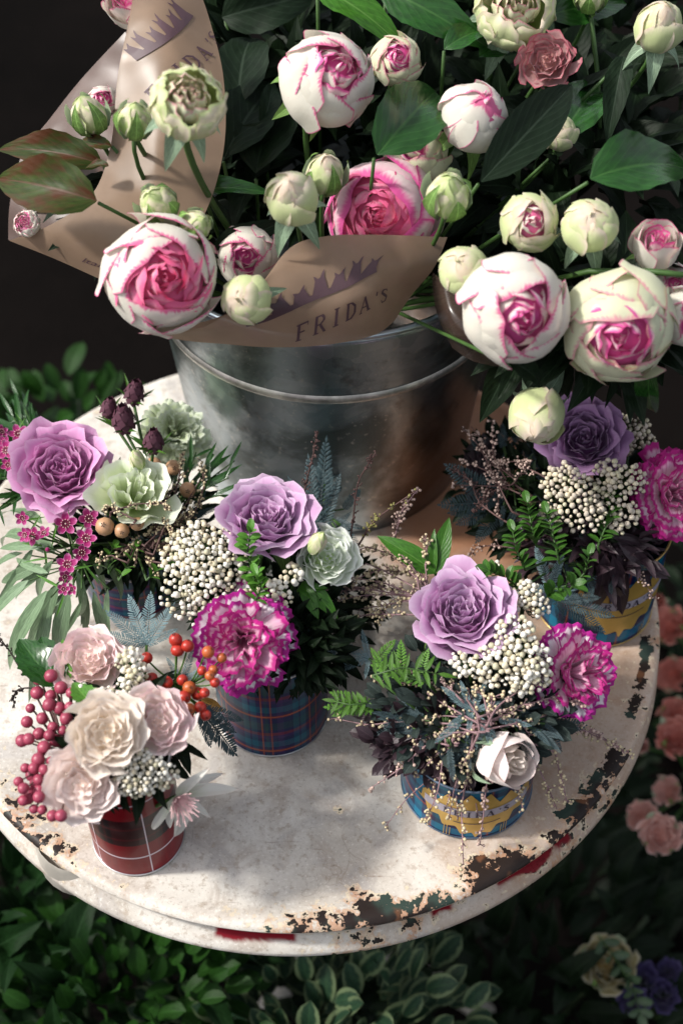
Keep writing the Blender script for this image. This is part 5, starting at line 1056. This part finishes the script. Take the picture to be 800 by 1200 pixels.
# long grey green leaves
rr = random.Random(5); wl = [(52, 660, -18, 690), (60, 672, 0, 650), (70, 680, 20, 790), (84, 690, 56, 800), (60, 690, -16, 802), (90, 700, -6, 742), (70, 650, 10, 610), (56, 640, -16, 640), (96, 690, 96, 742), (110, 690, 136, 790), (120, 660, 160, 712), (88, 668, 106, 742), (50, 620, -12, 578), (44, 640, -20, 612), (100, 700, 66, 760),
      (128, 690, 124, 760), (60, 700, 30, 840), (36, 680, -30, 735), (70, 600, 4, 560), (104, 640, 130, 700), (66, 655, 28, 720), (74, 690, 44, 745), (30, 650, -30, 670), (90, 680, 110, 760), (40, 640, -10, 720), (58, 668, -4, 706)]
for gi in range(3):
    lb = ['long grey green leaves fanning over the left edge of the table', 'narrow pale leaves hanging to the white paint below the wax flowers', 'long slim leaves reaching out at the lower left of the back bouquet'][gi]
    hub = P(96, 660, .10); root = thing('willow_leaf_sprig', lb, 'foliage', hub, 'sprigs of long narrow leaves')
    for k, (x0, y0, x1, y1) in enumerate(wl[gi::3]):
        z0 = .10+rr.uniform(-.01, .015); z1 = max(.012, z0-.00085*abs(y1-y0)*.5-rr.uniform(.0, .03)); leafobj(root, 'long', L_WILLOW, P(x0, y0, z0), P(x1, y1, z1), None, rr.uniform(.8, 1.25)); stemobj(root, curve_pts(P(x0, y0, z0), hub, (0, 0, 0), 4), .0006, n=4)
    stemobj(root, curve_pts(hub, an(cL), (0, 0, 0), 5), .0012)
# dark needle foliage right of the left bouquet
for gi, (bx, by, tips, lb) in enumerate([((206), 590, [(268, 560), (275, 540), (250, 532), (240, 552), (262, 580), (230, 530)], 'dark spiky leaves between the lime white bloom and the bucket'), (60, 560, [(4, 470), (20, 462), (0, 560), (14, 590), (-6, 600), (30, 480)], 'dark spiky leaves along the left edge behind the wax flowers')]):
    b = P(bx, by, .10); root = thing('spiky_leaf_sprig', lb, 'foliage', b, 'dark spiky leaves')
    for (x, y) in tips:
        t = P(x, y, .115)
        for k in range(5):
            q = b.lerp(t, .35+.14*k); e = t+RT*rr.uniform(-.014, .014)+UP*rr.uniform(-.014, .014); leafobj(root, 'needle', L_ROSE, q, e, None, 1.8)
        stemobj(root, [b, t], .0006, n=4)
    stemobj(root, curve_pts(b, an(cL), (0, 0, 0), 5), .001)
# plum brown leaves
for (bx, by, z, tips, lb, c_) in [(712, 628, .105, [(694, 700), (712, 712), (724, 700), (748, 694), (764, 664), (700, 668), (736, 672), (756, 640), (772, 680), (728, 730), (690, 720), (740, 706), (716, 690)], 'dark plum leaves hanging over the right side of the back tin', cB), (500, 850, .085, [(478, 896), (462, 890), (490, 900), (506, 880), (474, 868), (452, 880), (520, 890), (440, 868)], 'dark plum leaves over the left side of the gold crest tin', cF),
        (560, 560, .10, [(560, 500), (580, 490), (540, 520), (600, 520), (530, 560), (552, 600), (590, 560), (610, 540)], 'blackish leaves at the left of the violet rose', cB), (540, 880, .075, [(520, 920), (548, 926), (500, 905), (560, 915), (530, 900)], 'crumpled dusky leaves over the gold crest', cF)]:
    b = P(bx, by, z); root = thing('plum_leaf_sprig', lb, 'foliage', b, 'dark plum coloured leaves')
    for (x, y) in tips:
        for k in range(2): x_, y_ = x+rr.uniform(-10, 10), y+rr.uniform(-8, 8); q = P(bx+(x-bx)*.4*k/2, by+(y-by)*.4*k/2, z); leafobj(root, 'lance', L_PLUM, q, P(x_, y_, z-.00045*(y-by)*(1.3 if y > by else -.5)), None, .8)
    stemobj(root, curve_pts(b, an(c_), (0, 0, 0), 5), .001)
# ---- dried beaded filler
SD = [  # gold crest tin
 ([(560, 850), (500, 870), (470, 900), (432, 925)], .10, .055, 16), ([(560, 840), (520, 880), (512, 930), (500, 960)], .10, .05, 22), ([(556, 850), (548, 900), (540, 950), (543, 1014)], .10, .03, 24), ([(560, 850), (572, 900), (566, 950), (562, 990)], .10, .03, 22),
 ([(570, 850), (620, 880), (640, 920), (652, 948)], .09, .03, 20), ([(600, 850), (640, 850), (690, 858), (740, 884)], .09, .03, 34), ([(610, 846), (660, 850), (700, 860), (728, 880)], .085, .03, 26), ([(560, 850), (480, 845), (430, 850), (392, 842)], .10, .07, 24),
 ([(560, 840), (540, 810), (500, 800), (440, 800)], .11, .09, 30), ([(560, 840), (600, 830), (650, 816), (690, 826)], .11, .09, 30), ([(560, 850), (596, 880), (606, 920), (612, 950)], .10, .04, 14), ([(555, 850), (530, 870), (520, 900), (480, 930), (452, 968)], .10, .03, 16),
 ([(540, 820), (520, 800), (480, 790), (452, 770)], .11, .09, 24), ([(560, 860), (530, 850), (500, 860), (470, 890)], .105, .07, 18), ([(560, 860), (545, 890), (530, 930), (526, 960)], .105, .04, 20), ([(570, 850), (580, 830), (620, 800), (640, 790)], .11, .11, 16), ([(620, 870), (650, 880), (656, 905), (664, 940)], .08, .04, 18),
 ([(520, 700), (480, 670), (440, 668), (396, 690)], .10, .09, 40), ([(510, 710), (470, 690), (430, 690), (376, 694)], .10, .085, 36), ([(500, 690), (460, 650), (430, 640), (410, 650)], .10, .10, 30), ([(500, 720), (460, 720), (430, 720), (398, 730)], .095, .085, 26), ([(470, 660), (462, 630), (470, 600), (490, 572)], .08, .12, 30), ([(500, 690), (498, 660), (500, 640), (498, 632)], .10, .12, 14)]
SDL = ['beaded strand dropping from the gold crest tin to the white paint at its lower left', 'beaded strand lying over the left of the gold crest', 'longest beaded strand hanging straight down past the front of the gold crest tin', 'beaded strand hanging in front of the ribbon end of the gold crest', 'beaded strand hanging right of the gold crest tin onto the table', 'brown beaded strand reaching farthest right over the chipped rim', 'brown beaded strand just above the one reaching the chipped rim', 'beaded strand stretching left to the lone fern tip',
 'beaded strand arching left over the upright fern leaflets', 'beaded strand arching right below the rice flowers to the carnation', 'beaded strand curling down beside the half closed pink rose', 'beaded strand ending left of the gold crest tin over bare paint', 'short beaded strand pointing up left toward the fern leaflets', 'beaded strand over the plum leaves at the tin left', 'beaded strand down the middle left of the gold crest', 'beaded strand standing up toward the right rice flowers', 'brown strand hanging between the pink rose and the chipped rim', 'beaded strand sweeping left toward the lisianthus', 'lower beaded strand left of the gold crest lavender rose', 'beaded strand curving up left beside the upright green leaves', 'beaded strand reaching left above the blue feathery leaf', 'beaded strand rising highest in front of the bucket base', 'beaded strand standing between the three upright leaves']
for i, (pth, z, z1, nb) in enumerate(SD):
    side = ['left', 'middle', 'right'][0 if pth[-1][0] < 500 else (1 if pth[-1][0] < 600 else 2)]
    strand(SDL[i], pth, z, z1, int(nb*1.35), (M_TWIGP, M_BEAD if i % 3 else M_BEADP), 12, 2.0, i, an(cF) if i < 17 else None, 'dried strands of the gold crest tin bouquet')
SL = [([(180, 650), (200, 600), (210, 560), (214, 530)], .12, .13, 40), ([(200, 640), (230, 600), (240, 570), (236, 540)], .11, .12, 40), ([(170, 640), (190, 620), (210, 610), (226, 600)], .12, .12, 40), ([(160, 610), (140, 600), (126, 592), (122, 600)], .14, .142, 30), ([(130, 600), (160, 590), (190, 590), (200, 596)], .142, .145, 34), ([(190, 660), (200, 640), (205, 625), (190, 610)], .12, .125, 40), ([(150, 660), (130, 650), (116, 660), (118, 650)], .12, .12, 20), ([(200, 650), (216, 640), (226, 625), (240, 620)], .11, .11, 36)]
SLL = ['curled brown strand rising right of the lime white bloom', 'brown beaded strand nearest the bucket edge beside the spiky leaves', 'beaded strand from the peach berries toward the rice flowers', 'thin brown strand lying on the front petals of the lime white bloom', 'thin strand looping under the lime white bloom to the right', 'short beaded strand between peach berries and rice flowers', 'beaded strand left of the small box twigs', 'beaded strand above the large rice flower head']
for i, (pth, z, z1, nb) in enumerate(SL): strand(SLL[i], pth, z, z1, nb, (M_TWIG, M_BEAD), 9, 1.5, i+40, an(cL), 'dried strands of the back left bouquet')
SB = [([(600, 600), (580, 560), (560, 520), (540, 500)], .12, .12, 40), ([(590, 610), (560, 590), (550, 560), (530, 550)], .11, .11, 40), ([(640, 560), (620, 550), (600, 540), (580, 545)], .13, .12, 40), ([(620, 500), (650, 480), (664, 470), (672, 462)], .13, .14, 26), ([(600, 640), (580, 640), (560, 640), (548, 652)], .09, .07, 20), ([(610, 580), (590, 570), (570, 580), (556, 600)], .12, .10, 34), ([(720, 640), (740, 660), (752, 680), (765, 700)], .10, .08, 18)]
SBL = ['brown strand leaning up left from the violet rose bouquet', 'dark strand spreading left toward the bucket base', 'beaded strand left below the violet rose', 'dusky strand behind the hanging white green bud', 'dark strand drooping over the orange brown paint at the left of the back tin', 'beaded strand drooping left above the box sprigs', 'dark strand hanging at the right of the back tin']
for i, (pth, z, z1, nb) in enumerate(SB): strand(SBL[i], pth, z, z1, nb, (M_TWIG, M_TWIG if i % 2 else M_BEADP), 10, 1.5, i+60, an(cB), 'dried strands of the back right bouquet')
strand('brown dried twig against the bucket above the lavender rose', [(352, 600), (360, 560), (368, 530), (372, 505)], .10, .16, 36, (M_TWIG, M_TWIG), 10, 1.3, 80, an(cM))
strand('olive beaded strand leaning on the bucket left of the upright leaves', [(420, 640), (430, 620), (450, 600), (486, 576)], .09, .14, 34, (M_TWIG, M_OLIVE), 9, 1.6, 81, an(cM))
strand('faint brown strand rising along the bucket centre', [(410, 640), (414, 600), (420, 560), (440, 530)], .09, .17, 36, (M_TWIG, M_TWIG), 9, 1.2, 82, an(cM))
strand('thin black twig left of the serrated leaves over white paint', [(40, 800), (22, 780), (8, 758), (-4, 742)], .10, .09, 26, (M_DKCAL, M_DKCAL), 8, 1.4, 83, an(cR))
strand('thin dark twig curling out below the serrated leaves', [(44, 806), (24, 806), (16, 815), (18, 830)], .10, .09, 22, (M_DKCAL, M_DKCAL), 7, 1.4, 84, an(cR))
# ---- many stranded sprays of the same dried filler
def spray(label, hub, z, tips, nb, anchor, seed, mats=(M_TWIGP, M_BEAD), cat='dried flower'):
    h = P(hub[0], hub[1], z); root = thing('dried_filler_spray', label, cat, h, 'branched sprays of beaded dried filler'); r3 = random.Random(seed)
    for k, (x, y, z1) in enumerate(tips):
        mx = hub[0]+(x-hub[0])*.5+r3.uniform(-14, 14); my = hub[1]+(y-hub[1])*.4+r3.uniform(-16, 4)
        q = strand('x', [(hub[0]+r3.uniform(-8, 8), hub[1]+r3.uniform(-8, 8)), (mx, my), (x, y)], z, z1, nb, mats, 11, 1.9, seed*9+k)
        for ch in list(q.children): ch.parent = root; ch.matrix_basis = Matrix.Translation(q.matrix_basis.translation-h)
        bpy.data.objects.remove(q)
    stemobj(root, curve_pts(h, anchor, (0, 0, 0), 5), .0009, mats[0], n=5); return root
spray('tangled spray of pinkish twigs with tan beads above the half closed pink rose', (570, 850), .104, [(500, 812, .10), (530, 800, .105), (486, 846, .09), (612, 826, .10), (640, 838, .09), (556, 806, .11), (590, 812, .11), (516, 868, .085), (470, 872, .075), (620, 862, .085)], 15, an(cF), 3)
spray('fine twig spray hanging over the left of the crest and ribbon', (530, 866), .092, [(486, 912, .06), (504, 930, .05), (522, 946, .045), (536, 962, .04), (470, 900, .06), (548, 938, .05), (560, 956, .04), (512, 904, .065)], 13, an(cF), 5)
spray('pale beaded spray fanning left of the gold crest lavender rose', (500, 704), .100, [(428, 660, .10), (410, 676, .095), (392, 704, .085), (418, 714, .085), (440, 684, .095), (452, 640, .11), (440, 730, .085), (386, 682, .09), (470, 650, .115)], 16, an(cF), 7)
spray('brown airy spray below the lime white bloom and peach berries', (176, 640), .110, [(140, 650, .115), (196, 612, .12), (214, 640, .11), (226, 600, .115), (160, 660, .115), (236, 560, .12), (222, 548, .12), (206, 668, .105), (184, 676, .105)], 16, an(cL), 9, (M_TWIG, M_BEAD))
spray('dark brown airy spray at the left of the violet rose', (600, 566), .115, [(560, 520, .12), (540, 540, .115), (552, 500, .12), (576, 492, .125), (530, 568, .11), (566, 590, .105), (584, 604, .105), (620, 540, .125)], 16, an(cB), 11, (M_TWIG, M_BEADP))
# ---- filling of dark leaves inside the bouquets
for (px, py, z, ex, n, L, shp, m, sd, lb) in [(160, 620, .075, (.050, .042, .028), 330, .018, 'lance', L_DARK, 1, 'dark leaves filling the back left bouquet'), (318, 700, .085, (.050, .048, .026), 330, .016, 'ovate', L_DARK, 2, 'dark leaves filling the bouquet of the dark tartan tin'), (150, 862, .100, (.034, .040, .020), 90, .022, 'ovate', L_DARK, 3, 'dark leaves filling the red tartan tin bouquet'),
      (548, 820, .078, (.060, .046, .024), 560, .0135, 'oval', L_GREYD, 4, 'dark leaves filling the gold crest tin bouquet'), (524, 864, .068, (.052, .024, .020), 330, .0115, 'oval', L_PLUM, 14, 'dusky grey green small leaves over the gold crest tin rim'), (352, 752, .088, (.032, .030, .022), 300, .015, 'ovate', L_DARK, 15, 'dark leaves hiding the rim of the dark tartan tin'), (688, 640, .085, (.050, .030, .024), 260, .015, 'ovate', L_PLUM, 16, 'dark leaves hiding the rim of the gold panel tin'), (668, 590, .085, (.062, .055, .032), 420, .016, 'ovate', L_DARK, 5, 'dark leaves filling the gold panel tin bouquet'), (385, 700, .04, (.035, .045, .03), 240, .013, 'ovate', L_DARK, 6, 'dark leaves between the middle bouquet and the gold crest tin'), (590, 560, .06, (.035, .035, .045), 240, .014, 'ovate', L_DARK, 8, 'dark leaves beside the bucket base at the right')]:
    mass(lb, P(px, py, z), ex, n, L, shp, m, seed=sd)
# ================================================================ PLANTS BELOW AND BEHIND THE TABLE
def shrub(label, px, py, z, ex, n, L, shp, m, kids, seed, name='shrub', grp=None):
    return mass(label, P(px, py, z-TZ), ex, n, L, shp, m, name=name, cat='shrub', seed=seed, kids=kids, up=.4, group=grp)
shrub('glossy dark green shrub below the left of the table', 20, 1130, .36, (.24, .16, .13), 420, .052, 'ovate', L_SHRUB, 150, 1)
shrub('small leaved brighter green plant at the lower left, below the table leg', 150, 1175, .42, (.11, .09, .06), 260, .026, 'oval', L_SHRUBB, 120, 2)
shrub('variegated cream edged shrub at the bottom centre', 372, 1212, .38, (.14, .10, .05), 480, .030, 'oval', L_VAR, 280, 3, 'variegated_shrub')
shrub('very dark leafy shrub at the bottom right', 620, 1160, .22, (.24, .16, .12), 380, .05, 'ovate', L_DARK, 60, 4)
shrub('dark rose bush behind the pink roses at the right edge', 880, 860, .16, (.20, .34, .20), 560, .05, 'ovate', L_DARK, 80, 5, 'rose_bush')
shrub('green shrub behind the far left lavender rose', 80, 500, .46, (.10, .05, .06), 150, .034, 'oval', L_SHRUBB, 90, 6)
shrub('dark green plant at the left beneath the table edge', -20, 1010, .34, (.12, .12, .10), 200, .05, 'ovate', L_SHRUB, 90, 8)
PK = 'salmon pink roses on the bush at the right'
for i, (x, y, s, z, vv, lb) in enumerate([(783, 733, 44, .42, 0, 'salmon rose at the right edge, topmost below the back tin'), (786, 790, 40, .36, 1, 'dim red pink rose directly below the topmost salmon rose'), (792, 836, 40, .40, 2, 'upper pink rose of the pair halfway down the right edge'), (792, 862, 46, .42, 0, 'lower pink rose of the pair halfway down the right edge'), (750, 874, 22, .40, 1, 'little pink bud just outside the chipped table rim'),
      (781, 926, 34, .38, 2, 'small pale pink rose above the lowest three'), (751, 956, 36, .40, 3, 'pale pink rose on the left of the lowest pair'), (774, 978, 48, .42, 0, 'pale pink rose, lowest on the right edge'), (768, 708, 30, .38, 1, 'salmon rose bud half behind the chipped rim of the table')]):
    bloom('bush_rose', lb, 'rose', 'ruffle' if s > 30 else 'tulip', [M_SPK, M_SPK] if i < 4 or i == 8 else [M_SPP, M_SPP], x, y, z-TZ, s, (rr.uniform(-.4, .1), rr.uniform(0, .5)), rr.uniform(0, 6), P(840, 900, .05-TZ), group=PK, var=vv, sepals=4)
bloom('cream_rose', 'blurred cream yellow bloom at the lower right on the ground plants', 'flower', 'ruffle', [M_CRM], 712, 1128, .34-TZ, 66, (0, .3), 0, P(720, 1180, .02-TZ), var=2, sepals=4)
for i, (x, y, s) in enumerate([(752, 1150, 44), (776, 1166, 40), (742, 1172, 36), (782, 1138, 30)]):
    bloom('violet_bloom', ['darkest violet bloom directly right of the cream yellow one','violet bloom farthest right of the cream yellow one','lowest violet bloom under the cream yellow one','upper small violet bloom near the right corner'][i], 'flower', 'lisi', [M_VIO], x, y, .33-TZ, s, (0, .3), i, P(760, 1190, .02-TZ), var=3, group='dark violet blooms at the lower right')
sprig('hanging_leaf_sprig', 'blurred green leafy stem at the lower right corner by the violet blooms', 'foliage', [(700, 1095), (725, 1130), (742, 1160), (750, 1190)], .36-TZ, 7, 22, 'oval', L_GREYL, None, seed=90)
